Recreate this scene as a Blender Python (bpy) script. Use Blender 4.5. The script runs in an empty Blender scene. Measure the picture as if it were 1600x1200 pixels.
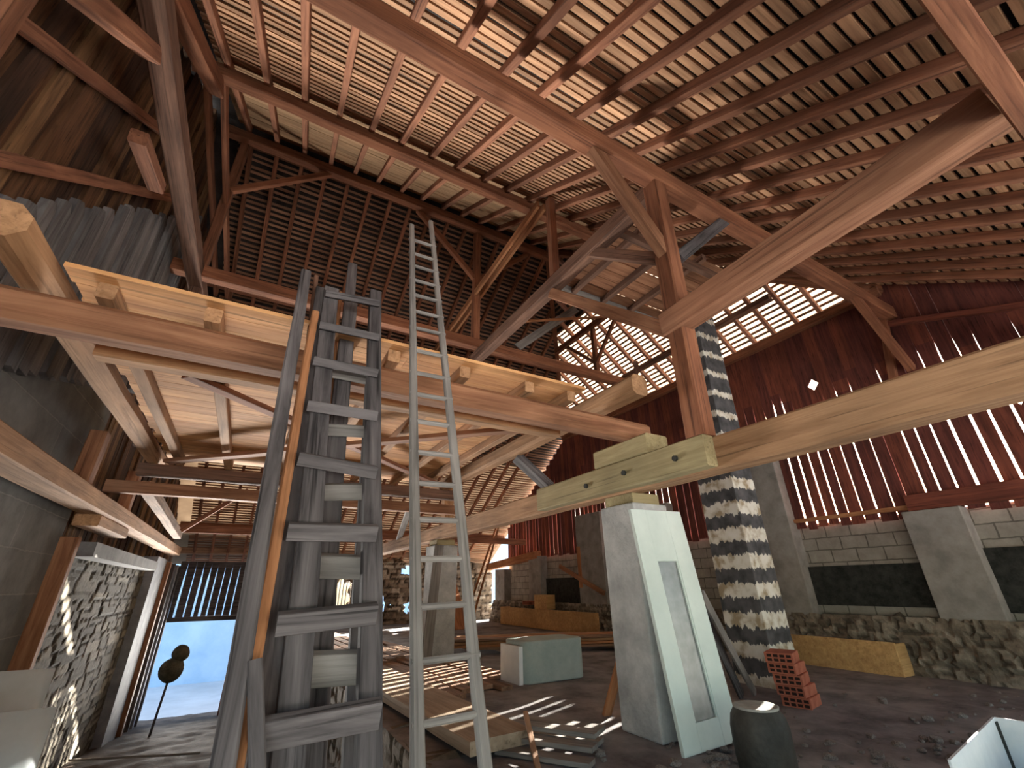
import bpy, bmesh, math, random
import numpy as np
from mathutils import Vector, Matrix, noise
random.seed(7); np.random.seed(7)
S = bpy.context.scene
COL = S.collection
# ------------------------------------------------------------------ camera, sky, sun, big lamps, exposure
PITCH, ROLL, AZ, FPX = 0.433025, -0.01523, 0.52115, 679.9
fw = Vector((math.sin(AZ)*math.cos(PITCH), math.cos(AZ)*math.cos(PITCH), math.sin(PITCH)))
rt = Vector((math.cos(AZ), -math.sin(AZ), 0)); up = rt.cross(fw)
r2 = rt*math.cos(ROLL)+up*math.sin(ROLL); u2 = up*math.cos(ROLL)-rt*math.sin(ROLL)
cam = bpy.data.cameras.new('camera'); cam.sensor_fit = 'HORIZONTAL'; cam.sensor_width = 36.0
cam.lens = 36.0*FPX/1600.0; cam.clip_start = 0.05; cam.clip_end = 500
camo = bpy.data.objects.new('camera', cam); COL.objects.link(camo)
camo.matrix_world = Matrix(((r2.x, u2.x, -fw.x, 0), (r2.y, u2.y, -fw.y, 0), (r2.z, u2.z, -fw.z, 0), (0, 0, 0, 1)))
S.camera = camo

world = bpy.data.worlds.new('sky'); S.world = world; world.use_nodes = True
wn = world.node_tree; wn.nodes.clear()
wo = wn.nodes.new('ShaderNodeOutputWorld'); wb = wn.nodes.new('ShaderNodeBackground')
sk = wn.nodes.new('ShaderNodeTexSky'); sk.sky_type = 'NISHITA'; sk.sun_disc = False
sk.sun_elevation = math.radians(22); sk.sun_rotation = math.radians(68); sk.air_density = 1.2; sk.dust_density = 1.5
wb.inputs[1].default_value = 0.4
wn.links.new(sk.outputs[0], wb.inputs[0]); wn.links.new(wb.outputs[0], wo.inputs[0])

SUND = Vector((0.87, 0.35, 0.345)).normalized()          # towards the sun
sl = bpy.data.lights.new('sun', 'SUN'); sl.energy = 70; sl.angle = math.radians(0.6); sl.color = (1.0, 0.93, 0.82)
so = bpy.data.objects.new('sun', sl); COL.objects.link(so); so.rotation_euler = SUND.to_track_quat('Z', 'Y').to_euler()

def area(name, loc, look, sx, sy, e, col):
    l = bpy.data.lights.new(name, 'AREA'); l.shape = 'RECTANGLE'; l.size = sx; l.size_y = sy; l.energy = e; l.color = col
    o = bpy.data.objects.new(name, l); COL.objects.link(o); o.location = loc
    o.rotation_euler = (Vector(loc)-Vector(look)).to_track_quat('Z', 'Y').to_euler()
    return o
# fill lamps added out of view at the south side and south-east corner
area('fill_south', (3.0, -4.2, -1.1), (3.0, 4.5, 3.2), 11, 1.4, 28, (1.0, 0.95, 0.9))
area('fill_gate', (9.9, -2.8, 0.0), (3, 1.5, 0.6), 2.2, 2.2, 15, (0.85, 0.93, 1.0))
dl = area('daylight_doorway', (-0.75, 19.5, -2.2), (0.3, 7, 2.6), 1.7, 2.5, 215, (1.0, 0.95, 0.88)); dl.data.spread = math.radians(48)
dl = area('daylight_arch', (3.06, 19.4, -.2), (2.5, 5, 2.6), 1.1, 1.1, 80, (1.0, 0.95, 0.88)); dl.data.spread = math.radians(60)

S.view_settings.view_transform = 'Standard'; S.view_settings.look = 'None'
S.view_settings.exposure = 0.9; S.view_settings.gamma = 1.0; S.view_settings.use_curve_mapping = False
S.cycles.max_bounces = 12; S.cycles.diffuse_bounces = 8; S.cycles.glossy_bounces = 3; S.cycles.transmission_bounces = 6
S.cycles.use_denoising = True; S.cycles.sample_clamp_indirect = 6.0

def ray(x, y): return fw + r2*((x-800)/FPX) - u2*((y-600)/FPX)
def onX(x, y, c): v = ray(x, y); return v*(c/v.x)
def onY(x, y, c): v = ray(x, y); return v*(c/v.y)
def onZ(x, y, c): v = ray(x, y); return v*(c/v.z)
def onP(x, y, y0, k): v = ray(x, y); return v*(y0/(v.y-k*v.z))

# ------------------------------------------------------------------ materials
def newmat(name):
    m = bpy.data.materials.new(name); m.use_nodes = True
    nt = m.node_tree; nt.nodes.clear()
    out = nt.nodes.new('ShaderNodeOutputMaterial'); b = nt.nodes.new('ShaderNodeBsdfPrincipled')
    nt.links.new(b.outputs[0], out.inputs[0])
    return m, nt, b, out
def N(nt, t, **kw):
    n = nt.nodes.new(t)
    for k, v in kw.items():
        if k in ('ins',):
            for kk, vv in v.items(): n.inputs[kk].default_value = vv
        else: setattr(n, k, v)
    return n
def ramp(nt, stops):
    n = nt.nodes.new('ShaderNodeValToRGB'); e = n.color_ramp.elements
    while len(e) < len(stops): e.new(0.5)
    for el, (p, c) in zip(e, stops): el.position = p; el.color = (*c, 1) if len(c) == 3 else c
    return n
def wood(name, dark, light, crack=0.5, rough=0.85, var=0.35, grain=(0.7, 9, 9)):
    m, nt, b, out = newmat(name); L = nt.links.new
    tc = N(nt, 'ShaderNodeTexCoord'); oi = N(nt, 'ShaderNodeObjectInfo')
    add = N(nt, 'ShaderNodeVectorMath', operation='ADD'); mul = N(nt, 'ShaderNodeVectorMath', operation='SCALE')
    comb = N(nt, 'ShaderNodeCombineXYZ'); L(oi.outputs['Random'], comb.inputs[0]); L(oi.outputs['Random'], comb.inputs[1]); L(oi.outputs['Random'], comb.inputs[2])
    L(comb.outputs[0], mul.inputs[0]); mul.inputs['Scale'].default_value = 37
    L(tc.outputs['Object'], add.inputs[0]); L(mul.outputs[0], add.inputs[1])
    mp = N(nt, 'ShaderNodeMapping'); mp.inputs['Scale'].default_value = grain; L(add.outputs[0], mp.inputs[0])
    n1 = N(nt, 'ShaderNodeTexNoise', ins={'Scale': 1.6, 'Detail': 7.0, 'Roughness': 0.62, 'Distortion': 0.6}); L(mp.outputs[0], n1.inputs['Vector'])
    rp = ramp(nt, [(0.28, dark), (0.5, tuple((a+c)/2 for a, c in zip(dark, light))), (0.72, light)]); L(n1.outputs['Fac'], rp.inputs[0])
    mp2 = N(nt, 'ShaderNodeMapping'); mp2.inputs['Scale'].default_value = (grain[0]*0.8, grain[1]*3.2, grain[2]*3.2); L(add.outputs[0], mp2.inputs[0])
    n2 = N(nt, 'ShaderNodeTexNoise', ins={'Scale': 1.5, 'Detail': 3.0, 'Roughness': 0.5}); L(mp2.outputs[0], n2.inputs['Vector'])
    rc = ramp(nt, [(0.30, (1-crack,)*3), (0.42, (1, 1, 1))]); L(n2.outputs['Fac'], rc.inputs[0])
    mx = N(nt, 'ShaderNodeMix', data_type='RGBA', blend_type='MULTIPLY'); mx.inputs[0].default_value = 1
    L(rp.outputs[0], mx.inputs[6]); L(rc.outputs[0], mx.inputs[7])
    n3 = N(nt, 'ShaderNodeTexNoise', ins={'Scale': 1.3, 'Detail': 3.0}); L(add.outputs[0], n3.inputs['Vector'])
    mr = N(nt, 'ShaderNodeMapRange'); mr.inputs[3].default_value = 1-var*0.5; mr.inputs[4].default_value = 1+var*0.5; L(oi.outputs['Random'], mr.inputs[0])
    mr2 = N(nt, 'ShaderNodeMapRange'); mr2.inputs[1].default_value = .3; mr2.inputs[2].default_value = .7; mr2.inputs[3].default_value = 0.78; mr2.inputs[4].default_value = 1.2; L(n3.outputs['Fac'], mr2.inputs[0])
    mm = N(nt, 'ShaderNodeMath', operation='MULTIPLY'); L(mr.outputs[0], mm.inputs[0]); L(mr2.outputs[0], mm.inputs[1])
    hs = N(nt, 'ShaderNodeHueSaturation'); L(mx.outputs[2], hs.inputs['Color']); L(mm.outputs[0], hs.inputs['Value'])
    L(hs.outputs[0], b.inputs['Base Color']); b.inputs['Roughness'].default_value = rough
    b.inputs['Specular IOR Level'].default_value = 0.25
    bp = N(nt, 'ShaderNodeBump'); bp.inputs['Strength'].default_value = 0.35; bp.inputs['Distance'].default_value = 0.01
    L(n2.outputs['Fac'], bp.inputs['Height']); L(bp.outputs[0], b.inputs['Normal'])
    return m
def rough_mat(name, c1, c2, scale=4, rough=0.9, bump=0.3, bscale=40, c3=None, metal=0.0, spec=0.25):
    m, nt, b, out = newmat(name); L = nt.links.new
    tc = N(nt, 'ShaderNodeTexCoord')
    n1 = N(nt, 'ShaderNodeTexNoise', ins={'Scale': scale, 'Detail': 6.0, 'Roughness': 0.65}); L(tc.outputs['Object'], n1.inputs['Vector'])
    st = [(0.32, c1), (0.66, c2)] if c3 is None else [(0.3, c1), (0.5, c2), (0.68, c3)]
    rp = ramp(nt, st); L(n1.outputs['Fac'], rp.inputs[0]); L(rp.outputs[0], b.inputs['Base Color'])
    n2 = N(nt, 'ShaderNodeTexNoise', ins={'Scale': bscale, 'Detail': 4.0}); L(tc.outputs['Object'], n2.inputs['Vector'])
    bp = N(nt, 'ShaderNodeBump'); bp.inputs['Strength'].default_value = bump; bp.inputs['Distance'].default_value = 0.02
    L(n2.outputs['Fac'], bp.inputs['Height']); L(bp.outputs[0], b.inputs['Normal'])
    b.inputs['Roughness'].default_value = rough; b.inputs['Metallic'].default_value = metal; b.inputs['Specular IOR Level'].default_value = spec
    return m
def stone_mat(name, dark, mid, light, mortar):
    m, nt, b, out = newmat(name); L = nt.links.new
    at = N(nt, 'ShaderNodeAttribute', attribute_name='stone')
    sep = N(nt, 'ShaderNodeSeparateColor'); L(at.outputs['Color'], sep.inputs[0])
    rp = ramp(nt, [(0.0, dark), (0.55, mid), (1.0, light)]); L(sep.outputs[0], rp.inputs[0])
    tc = N(nt, 'ShaderNodeTexCoord'); n1 = N(nt, 'ShaderNodeTexNoise', ins={'Scale': 14.0, 'Detail': 6.0, 'Roughness': 0.7}); L(tc.outputs['Object'], n1.inputs['Vector'])
    mr = N(nt, 'ShaderNodeMapRange'); mr.inputs[1].default_value = .3; mr.inputs[2].default_value = .7; mr.inputs[3].default_value = 0.6; mr.inputs[4].default_value = 1.3; L(n1.outputs['Fac'], mr.inputs[0])
    mx = N(nt, 'ShaderNodeMix', data_type='RGBA'); L(sep.outputs[1], mx.inputs[0]); L(rp.outputs[0], mx.inputs[7]); mx.inputs[6].default_value = (*mortar, 1)
    hs = N(nt, 'ShaderNodeHueSaturation'); L(mx.outputs[2], hs.inputs['Color']); L(mr.outputs[0], hs.inputs['Value'])
    L(hs.outputs[0], b.inputs['Base Color']); b.inputs['Roughness'].default_value = 0.95; b.inputs['Specular IOR Level'].default_value = 0.15
    bp = N(nt, 'ShaderNodeBump'); bp.inputs['Strength'].default_value = 0.5; bp.inputs['Distance'].default_value = 0.02
    L(n1.outputs['Fac'], bp.inputs['Height']); L(bp.outputs[0], b.inputs['Normal'])
    return m
def block_mat(name, c1, c2, mortar, bw, bh, swap, msize=0.012, rough=.92):
    m, nt, b, out = newmat(name); L = nt.links.new
    tc = N(nt, 'ShaderNodeTexCoord'); sp = N(nt, 'ShaderNodeSeparateXYZ'); cb = N(nt, 'ShaderNodeCombineXYZ')
    L(tc.outputs['Object'], sp.inputs[0]); L(sp.outputs[1 if swap else 0], cb.inputs[0]); L(sp.outputs[2], cb.inputs[1])
    nz = N(nt, 'ShaderNodeTexNoise', ins={'Scale': 7.0, 'Detail': 3.0}); L(tc.outputs['Object'], nz.inputs['Vector'])
    sc = N(nt, 'ShaderNodeVectorMath', operation='SCALE'); sc.inputs['Scale'].default_value = 0.03; L(nz.outputs['Color'], sc.inputs[0])
    ad = N(nt, 'ShaderNodeVectorMath', operation='ADD'); L(cb.outputs[0], ad.inputs[0]); L(sc.outputs[0], ad.inputs[1])
    bt = N(nt, 'ShaderNodeTexBrick'); bt.inputs['Scale'].default_value = 1.0; bt.inputs['Brick Width'].default_value = bw; bt.inputs['Row Height'].default_value = bh
    bt.inputs['Mortar Size'].default_value = msize; bt.inputs['Color1'].default_value = (*c1, 1); bt.inputs['Color2'].default_value = (*c2, 1); bt.inputs['Mortar'].default_value = (*mortar, 1)
    bt.inputs['Mortar Smooth'].default_value = 0.3
    L(ad.outputs[0], bt.inputs['Vector'])
    n2 = N(nt, 'ShaderNodeTexNoise', ins={'Scale': 3.0, 'Detail': 6.0, 'Roughness': .7}); L(tc.outputs['Object'], n2.inputs['Vector'])
    mr = N(nt, 'ShaderNodeMapRange'); mr.inputs[1].default_value = .3; mr.inputs[2].default_value = .7; mr.inputs[3].default_value = .7; mr.inputs[4].default_value = 1.2; L(n2.outputs['Fac'], mr.inputs[0])
    hs = N(nt, 'ShaderNodeHueSaturation'); L(bt.outputs[0], hs.inputs['Color']); L(mr.outputs[0], hs.inputs['Value'])
    L(hs.outputs[0], b.inputs['Base Color']); b.inputs['Roughness'].default_value = rough; b.inputs['Specular IOR Level'].default_value = 0.2
    bp = N(nt, 'ShaderNodeBump'); bp.inputs['Strength'].default_value = 0.6; bp.inputs['Distance'].default_value = 0.012; bp.invert = True
    L(bt.outputs['Fac'], bp.inputs['Height']); L(bp.outputs[0], b.inputs['Normal'])
    return m

M = {}
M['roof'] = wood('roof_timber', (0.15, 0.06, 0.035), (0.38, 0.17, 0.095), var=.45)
M['purlin'] = wood('purlin_timber', (0.14, 0.05, 0.026), (0.34, 0.145, 0.075), var=.2)
M['tie'] = wood('tie_timber', (0.085, 0.045, 0.032), (0.24, 0.13, 0.085), var=.3)
M['tan'] = wood('tan_timber', (0.24, 0.125, 0.06), (0.52, 0.30, 0.16), var=.25, crack=.35)
M['frontbeam'] = wood('front_beam_timber', (0.17, 0.07, 0.035), (0.40, 0.20, 0.11), var=.15, crack=.35)
M['bigbeam'] = wood('big_beam_timber', (0.23, 0.12, 0.06), (0.50, 0.30, 0.165), var=.15, crack=.5)
M['overtie'] = wood('overhead_tie_timber', (0.21, 0.09, 0.05), (0.42, 0.21, 0.12), var=.15, crack=.45)
M['deck'] = wood('deck_boards', (0.44, 0.20, 0.075), (0.80, 0.45, 0.20), var=.1, crack=.4, grain=(.6, 7, 7))
M['deck2'] = wood('deck_boards_deep', (0.38, 0.165, 0.062), (0.68, 0.36, 0.15), var=.1, crack=.45, grain=(.6, 7, 7))
M['slab'] = wood('dull_tan_slab', (0.24, 0.175, 0.12), (0.42, 0.33, 0.24), crack=.3)
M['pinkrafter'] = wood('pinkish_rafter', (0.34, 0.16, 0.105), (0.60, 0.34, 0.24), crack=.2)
M['grey'] = wood('weathered_grey_wood', (0.028, 0.025, 0.027), (0.185, 0.168, 0.17), crack=.7, var=.25)
M['pale'] = wood('pale_ladder_wood', (0.15, 0.14, 0.13), (0.32, 0.30, 0.28), crack=.35, var=.15)
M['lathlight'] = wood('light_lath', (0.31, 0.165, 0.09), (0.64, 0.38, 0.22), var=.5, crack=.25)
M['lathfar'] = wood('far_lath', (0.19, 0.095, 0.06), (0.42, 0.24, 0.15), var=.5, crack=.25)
M['sheath'] = wood('sheathing_board', (0.26, 0.15, 0.08), (0.46, 0.29, 0.16), var=.2, crack=.25)
M['redboard'] = wood('red_wall_board', (0.085, 0.026, 0.018), (0.24, 0.07, 0.042), var=.3, crack=.5, grain=(9, 9, .7))
M['redboard2'] = wood('red_wall_board_dark', (0.055, 0.018, 0.016), (0.17, 0.05, 0.036), var=.3, crack=.5, grain=(9, 9, .7))
M['redrail'] = wood('red_rail', (0.085, 0.026, 0.018), (0.24, 0.07, 0.042))
M['oldboard'] = wood('old_gable_board', (0.04, 0.02, 0.011), (0.21, 0.10, 0.048), var=.6, crack=.6, grain=(9, 9, .7))
M['oldboard2'] = wood('old_gable_board_pale', (0.09, 0.05, 0.026), (0.33, 0.18, 0.085), crack=.6, grain=(9, 9, .7))
M['oldboard3'] = wood('old_gable_board_dark', (0.02, 0.012, 0.009), (0.10, 0.05, 0.03), crack=.6, grain=(9, 9, .7))
M['greyboard'] = wood('grey_gable_board', (0.07, 0.066, 0.068), (0.19, 0.18, 0.18), var=.3, crack=.3, grain=(9, 9, .7))
M['greyboard2'] = wood('grey_gable_board_pale', (0.11, 0.10, 0.10), (0.26, 0.245, 0.24), crack=.3, grain=(9, 9, .7))
M['orange'] = wood('orange_pole_wood', (0.25, 0.10, 0.04), (0.52, 0.25, 0.12), var=.2, crack=.3)
M['form'] = wood('yellow_form_board', (0.42, 0.23, 0.09), (0.68, 0.43, 0.19), var=.2, crack=.25)
M['greenwood'] = wood('green_tinted_timber', (0.25, 0.20, 0.10), (0.43, 0.36, 0.20), var=.1, crack=.4)  # green-lit look of the cap block put into the timber colour
M['plank'] = wood('stored_plank', (0.16, 0.09, 0.055), (0.40, 0.25, 0.16), var=.5, crack=.5)
M['concrete'] = rough_mat('post_concrete', (0.30, 0.31, 0.31), (0.52, 0.53, 0.52), 3, bump=.6, bscale=30)
M['pilaster'] = rough_mat('pilaster_concrete', (0.18, 0.17, 0.155), (0.33, 0.31, 0.285), 2.5, bump=.3, bscale=14)
M['westgrey'] = rough_mat('west_lintel', (0.10, 0.10, 0.10), (0.19, 0.185, 0.18), 3)
M['plaster'] = rough_mat('blue_grey_plaster', (0.20, 0.215, 0.245), (0.34, 0.36, 0.40), 3, bump=.3)
M['floor'] = rough_mat('concrete_floor', (0.07, 0.066, 0.07), (0.20, 0.19, 0.195), 1.6, bump=.35, bscale=25, c3=(0.30, 0.285, 0.28))
M['earth'] = rough_mat('dusty_earth', (0.05, 0.035, 0.025), (0.14, 0.105, 0.08), 2.2, bump=.6, bscale=18)
M['cover'] = rough_mat('roof_underlay', (0.02, 0.017, 0.016), (0.06, 0.05, 0.046), 3)
M['tin'] = rough_mat('sheet_metal', (0.42, 0.48, 0.51), (0.56, 0.62, 0.65), 1.5, rough=.35, bump=.05, metal=.35)
M['black'] = rough_mat('black_panel', (0.012, 0.013, 0.012), (0.045, 0.047, 0.042), 8, bump=.8, bscale=24)
M['door'] = rough_mat('pale_door_paint', (0.50, 0.60, 0.57), (0.66, 0.75, 0.71), 1.2, rough=.5, bump=.03)
M['trough'] = rough_mat('grey_green_enamel', (0.30, 0.38, 0.37), (0.42, 0.50, 0.48), 3, rough=.7, bump=.15)
M['clay'] = rough_mat('clay_brick', (0.30, 0.085, 0.05), (0.46, 0.16, 0.10), 6, bump=.2)
M['hole'] = rough_mat('brick_void_shade', (0.02, 0.01, 0.008), (0.04, 0.02, 0.015), 6)
M['barrel'] = rough_mat('barrel_grime', (0.02, 0.02, 0.017), (0.065, 0.062, 0.054), 4, rough=.6, bump=.3, bscale=20)
M['rim'] = rough_mat('barrel_rim', (0.22, 0.22, 0.2), (0.38, 0.37, 0.34), 5)
M['whitebox'] = rough_mat('white_card', (0.62, 0.68, 0.72), (0.80, 0.84, 0.86), 2, rough=.6, bump=.05)
M['redprint'] = rough_mat('red_print', (0.55, 0.10, 0.10), (0.72, 0.22, 0.20), 8)
M['rubble'] = rough_mat('rubble', (0.09, 0.078, 0.07), (0.32, 0.29, 0.27), 5, bump=.5)
M['sack'] = rough_mat('dark_bundle', (0.05, 0.045, 0.03), (0.13, 0.11, 0.07), 5, bump=.5)
M['stoneW'] = stone_mat('rubble_stone_grey', (0.085, 0.075, 0.06), (0.15, 0.135, 0.11), (0.28, 0.255, 0.21), (0.035, 0.03, 0.024))
M['stoneN'] = stone_mat('rubble_stone_brown', (0.13, 0.095, 0.065), (0.24, 0.18, 0.13), (0.38, 0.31, 0.24), (0.05, 0.035, 0.025))
M['stoneL'] = stone_mat('ledge_stone', (0.13, 0.105, 0.08), (0.22, 0.185, 0.145), (0.33, 0.29, 0.235), (0.11, 0.09, 0.07))
M['cmu'] = block_mat('concrete_block', (0.36, 0.335, 0.29), (0.30, 0.28, 0.245), (0.15, 0.14, 0.12), 0.42, 0.215, True)
M['westwall'] = block_mat('west_block', (0.17, 0.168, 0.16), (0.145, 0.145, 0.14), (0.22, 0.215, 0.20), 3.2, 0.42, True, 0.008)
M['ground'] = rough_mat('yard_ground', (0.42, 0.42, 0.42), (0.60, 0.60, 0.60), 0.4)
M['yardwall'] = rough_mat('yard_wall_blue_shade', (0.30, 0.46, 0.66), (0.42, 0.58, 0.76), 0.7)  # blue of the sky shade is put into the wall colour
M['leaf'] = rough_mat('hedge_leaf', (0.10, 0.17, 0.03), (0.30, 0.40, 0.09), 3)
def glass_mat():
    m, nt, b, out = newmat('door_frosted_glass'); L = nt.links.new
    tc = N(nt, 'ShaderNodeTexCoord'); n1 = N(nt, 'ShaderNodeTexNoise', ins={'Scale': 9.0, 'Detail': 3.0}); L(tc.outputs['Object'], n1.inputs['Vector'])
    rp = ramp(nt, [(0.3, (0.16, 0.18, 0.18)), (0.7, (0.26, 0.28, 0.28))]); L(n1.outputs['Fac'], rp.inputs[0]); L(rp.outputs[0], b.inputs['Base Color'])
    b.inputs['Roughness'].default_value = 0.22; b.inputs['Specular IOR Level'].default_value = 0.6
    return m
M['glass'] = glass_mat()
def translucent_mat(nm='translucent_roof_sheet', c0=(0.40, 0.345, 0.29), c1=(0.52, 0.47, 0.41)):
    m, nt, b, out = newmat(nm); L = nt.links.new
    nt.nodes.remove(b)
    tc = N(nt, 'ShaderNodeTexCoord'); n1 = N(nt, 'ShaderNodeTexNoise', ins={'Scale': 2.0, 'Detail': 4.0}); L(tc.outputs['Object'], n1.inputs['Vector'])
    rp = ramp(nt, [(0.3, c0), (0.7, c1)]); L(n1.outputs['Fac'], rp.inputs[0])
    t = N(nt, 'ShaderNodeBsdfTranslucent'); d = N(nt, 'ShaderNodeBsdfDiffuse'); mx = N(nt, 'ShaderNodeMixShader'); mx.inputs[0].default_value = 0.4
    L(rp.outputs[0], t.inputs[0]); L(rp.outputs[0], d.inputs[0]); L(t.outputs[0], mx.inputs[1]); L(d.outputs[0], mx.inputs[2]); L(mx.outputs[0], out.inputs[0])
    return m
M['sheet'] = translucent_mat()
M['sheetglow'] = translucent_mat('lath_glow_roof_sheet', (0.20, 0.16, 0.125), (0.30, 0.25, 0.20))
def stripe_mat():
    m, nt, b, out = newmat('striped_chimney_paint'); L = nt.links.new
    tc = N(nt, 'ShaderNodeTexCoord'); sp = N(nt, 'ShaderNodeSeparateXYZ'); L(tc.outputs['Object'], sp.inputs[0])
    mp = N(nt, 'ShaderNodeMapping'); mp.inputs['Scale'].default_value = (8, 8, 2.0); L(tc.outputs['Object'], mp.inputs[0])
    n1 = N(nt, 'ShaderNodeTexNoise', ins={'Scale': 2.0, 'Detail': 6.0, 'Roughness': .7}); L(mp.outputs[0], n1.inputs['Vector'])
    w = N(nt, 'ShaderNodeMath', operation='MULTIPLY_ADD'); L(n1.outputs['Fac'], w.inputs[0]); w.inputs[1].default_value = 0.27; w.inputs[2].default_value = -0.135
    a = N(nt, 'ShaderNodeMath', operation='ADD'); L(sp.outputs[2], a.inputs[0]); L(w.outputs[0], a.inputs[1])
    # object z = 0 at the foot (-1.3): white centres every 0.38 m
    f = N(nt, 'ShaderNodeMath', operation='MULTIPLY_ADD'); L(a.outputs[0], f.inputs[0]); f.inputs[1].default_value = 1/0.385; f.inputs[2].default_value = -0.09+0.5
    fr = N(nt, 'ShaderNodeMath', operation='FRACT'); L(f.outputs[0], fr.inputs[0])
    c = N(nt, 'ShaderNodeMath', operation='SUBTRACT'); L(fr.outputs[0], c.inputs[0]); c.inputs[1].default_value = 0.5
    ab = N(nt, 'ShaderNodeMath', operation='ABSOLUTE'); L(c.outputs[0], ab.inputs[0])
    wd = N(nt, 'ShaderNodeMapRange'); wd.inputs[1].default_value = 2.5; wd.inputs[2].default_value = 3.2; wd.inputs[3].default_value = .25; wd.inputs[4].default_value = .13; L(sp.outputs[2], wd.inputs[0])
    lt = N(nt, 'ShaderNodeMath', operation='LESS_THAN'); L(ab.outputs[0], lt.inputs[0]); L(wd.outputs[0], lt.inputs[1])
    n2 = N(nt, 'ShaderNodeTexNoise', ins={'Scale': 6.0, 'Detail': 5.0}); L(tc.outputs['Object'], n2.inputs['Vector'])
    rw = ramp(nt, [(0.36, (0.34, 0.27, 0.17)), (0.52, (0.66, 0.64, 0.56)), (0.7, (0.72, 0.71, 0.66))]); L(n2.outputs['Fac'], rw.inputs[0])
    rb = ramp(nt, [(0.3, (0.025, 0.027, 0.03)), (0.7, (0.10, 0.10, 0.105))]); L(n2.outputs['Fac'], rb.inputs[0])
    mx = N(nt, 'ShaderNodeMix', data_type='RGBA'); L(lt.outputs[0], mx.inputs[0]); L(rb.outputs[0], mx.inputs[6]); L(rw.outputs[0], mx.inputs[7])
    L(mx.outputs[2], b.inputs['Base Color']); b.inputs['Roughness'].default_value = .85
    bp = N(nt, 'ShaderNodeBump'); bp.inputs['Strength'].default_value = .5; bp.inputs['Distance'].default_value = .02; L(n1.outputs['Fac'], bp.inputs['Height']); L(bp.outputs[0], b.inputs['Normal'])
    return m
M['stripe'] = stripe_mat()

# ------------------------------------------------------------------ object helpers
def tag(o, label=None, cat=None, group=None, kind=None):
    if label: o['label'] = label
    if cat: o['category'] = cat
    if group: o['group'] = group
    if kind: o['kind'] = kind
    return o
def link(name, verts, faces, mat, M4=None, parent=None, smooth=False):
    me = bpy.data.meshes.new(name); me.from_pydata([tuple(v) for v in verts], [], faces); me.update()
    if smooth:
        for p in me.polygons: p.use_smooth = True
    if isinstance(mat, (list, tuple)):
        for x in mat: me.materials.append(x)
    elif mat: me.materials.append(mat)
    o = bpy.data.objects.new(name, me); COL.objects.link(o)
    M4 = M4 or Matrix.Identity(4)
    if parent is not None:
        o.parent = parent; o.matrix_basis = base_of(parent).inverted() @ M4
    else: o.matrix_basis = M4
    return o
def base_of(p):
    m = p.matrix_basis.copy()
    while p.parent is not None:
        p = p.parent; m = p.matrix_basis @ m
    return m
def empty(name, loc, label, cat, group=None, rz=0):
    o = bpy.data.objects.new(name, None); COL.objects.link(o); o.empty_display_size = .1
    o.matrix_basis = Matrix.Translation(Vector(loc)) @ Matrix.Rotation(rz, 4, 'Z')
    return tag(o, label, cat, group)
def frame(p0, p1, upv=(0, 0, 1)):
    p0 = Vector(p0); p1 = Vector(p1); x = (p1-p0).normalized(); u = Vector(upv)
    if abs(x.dot(u)) > .98: u = Vector((0, 1, 0))
    y = u.cross(x).normalized(); z = x.cross(y)
    return Matrix(((x.x, y.x, z.x, p0.x), (x.y, y.y, z.y, p0.y), (x.z, y.z, z.z, p0.z), (0, 0, 0, 1))), (p1-p0).length
def bar_mesh(L, w, h, wob=0.0, cham=0.1, seg=None, seed=0, taper=1.0):
    n = seg or max(1, int(L/0.6)); c = min(w, h)*cham
    vs = []; fs = []; k = 8
    prof = [(-w/2+c, -h/2), (w/2-c, -h/2), (w/2, -h/2+c), (w/2, h/2-c), (w/2-c, h/2), (-w/2+c, h/2), (-w/2, h/2-c), (-w/2, -h/2+c)]
    rnd = random.Random(seed)
    for i in range(n+1):
        t = i/n; s = 1+(taper-1)*t
        dy = rnd.uniform(-wob, wob); dz = rnd.uniform(-wob, wob); sc = 1+rnd.uniform(-wob, wob)*2
        for (a, b) in prof: vs.append((L*t, a*s*sc+dy, b*s*sc+dz))
    for i in range(n):
        for j in range(k):
            a = i*k+j; b = i*k+(j+1) % k
            fs.append((a, b, b+k, a+k))
    fs.append(tuple(range(k-1, -1, -1))); fs.append(tuple(n*k+j for j in range(k)))
    return vs, fs
CNT = [0]
def beam(name, p0, p1, w, h, mat, label=None, cat='beam', group=None, parent=None, upv=(0, 0, 1), wob=0.004, cham=.08, taper=1.0, kind=None):
    CNT[0] += 1
    m, L = frame(p0, p1, upv); vs, fs = bar_mesh(L, w, h, wob, cham, seed=CNT[0], taper=taper)
    o = link(name, vs, fs, M[mat], m, parent)
    return tag(o, label, cat if parent is None and label else None, group, kind)
def box_vf(x0, y0, z0, x1, y1, z1):
    v = [(x0, y0, z0), (x1, y0, z0), (x1, y1, z0), (x0, y1, z0), (x0, y0, z1), (x1, y0, z1), (x1, y1, z1), (x0, y1, z1)]
    f = [(3, 2, 1, 0), (4, 5, 6, 7), (0, 1, 5, 4), (1, 2, 6, 5), (2, 3, 7, 6), (3, 0, 4, 7)]
    return v, f
def vary(o, mats, n=6, seed=1):
    rr_ = random.Random(seed); me = o.data; me.materials.clear()
    for m_ in mats: me.materials.append(M[m_])
    k_ = 0
    for i_, p in enumerate(me.polygons):
        if i_ % n == 0: k_ = rr_.randrange(len(mats))
        p.material_index = k_
    return o
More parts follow.
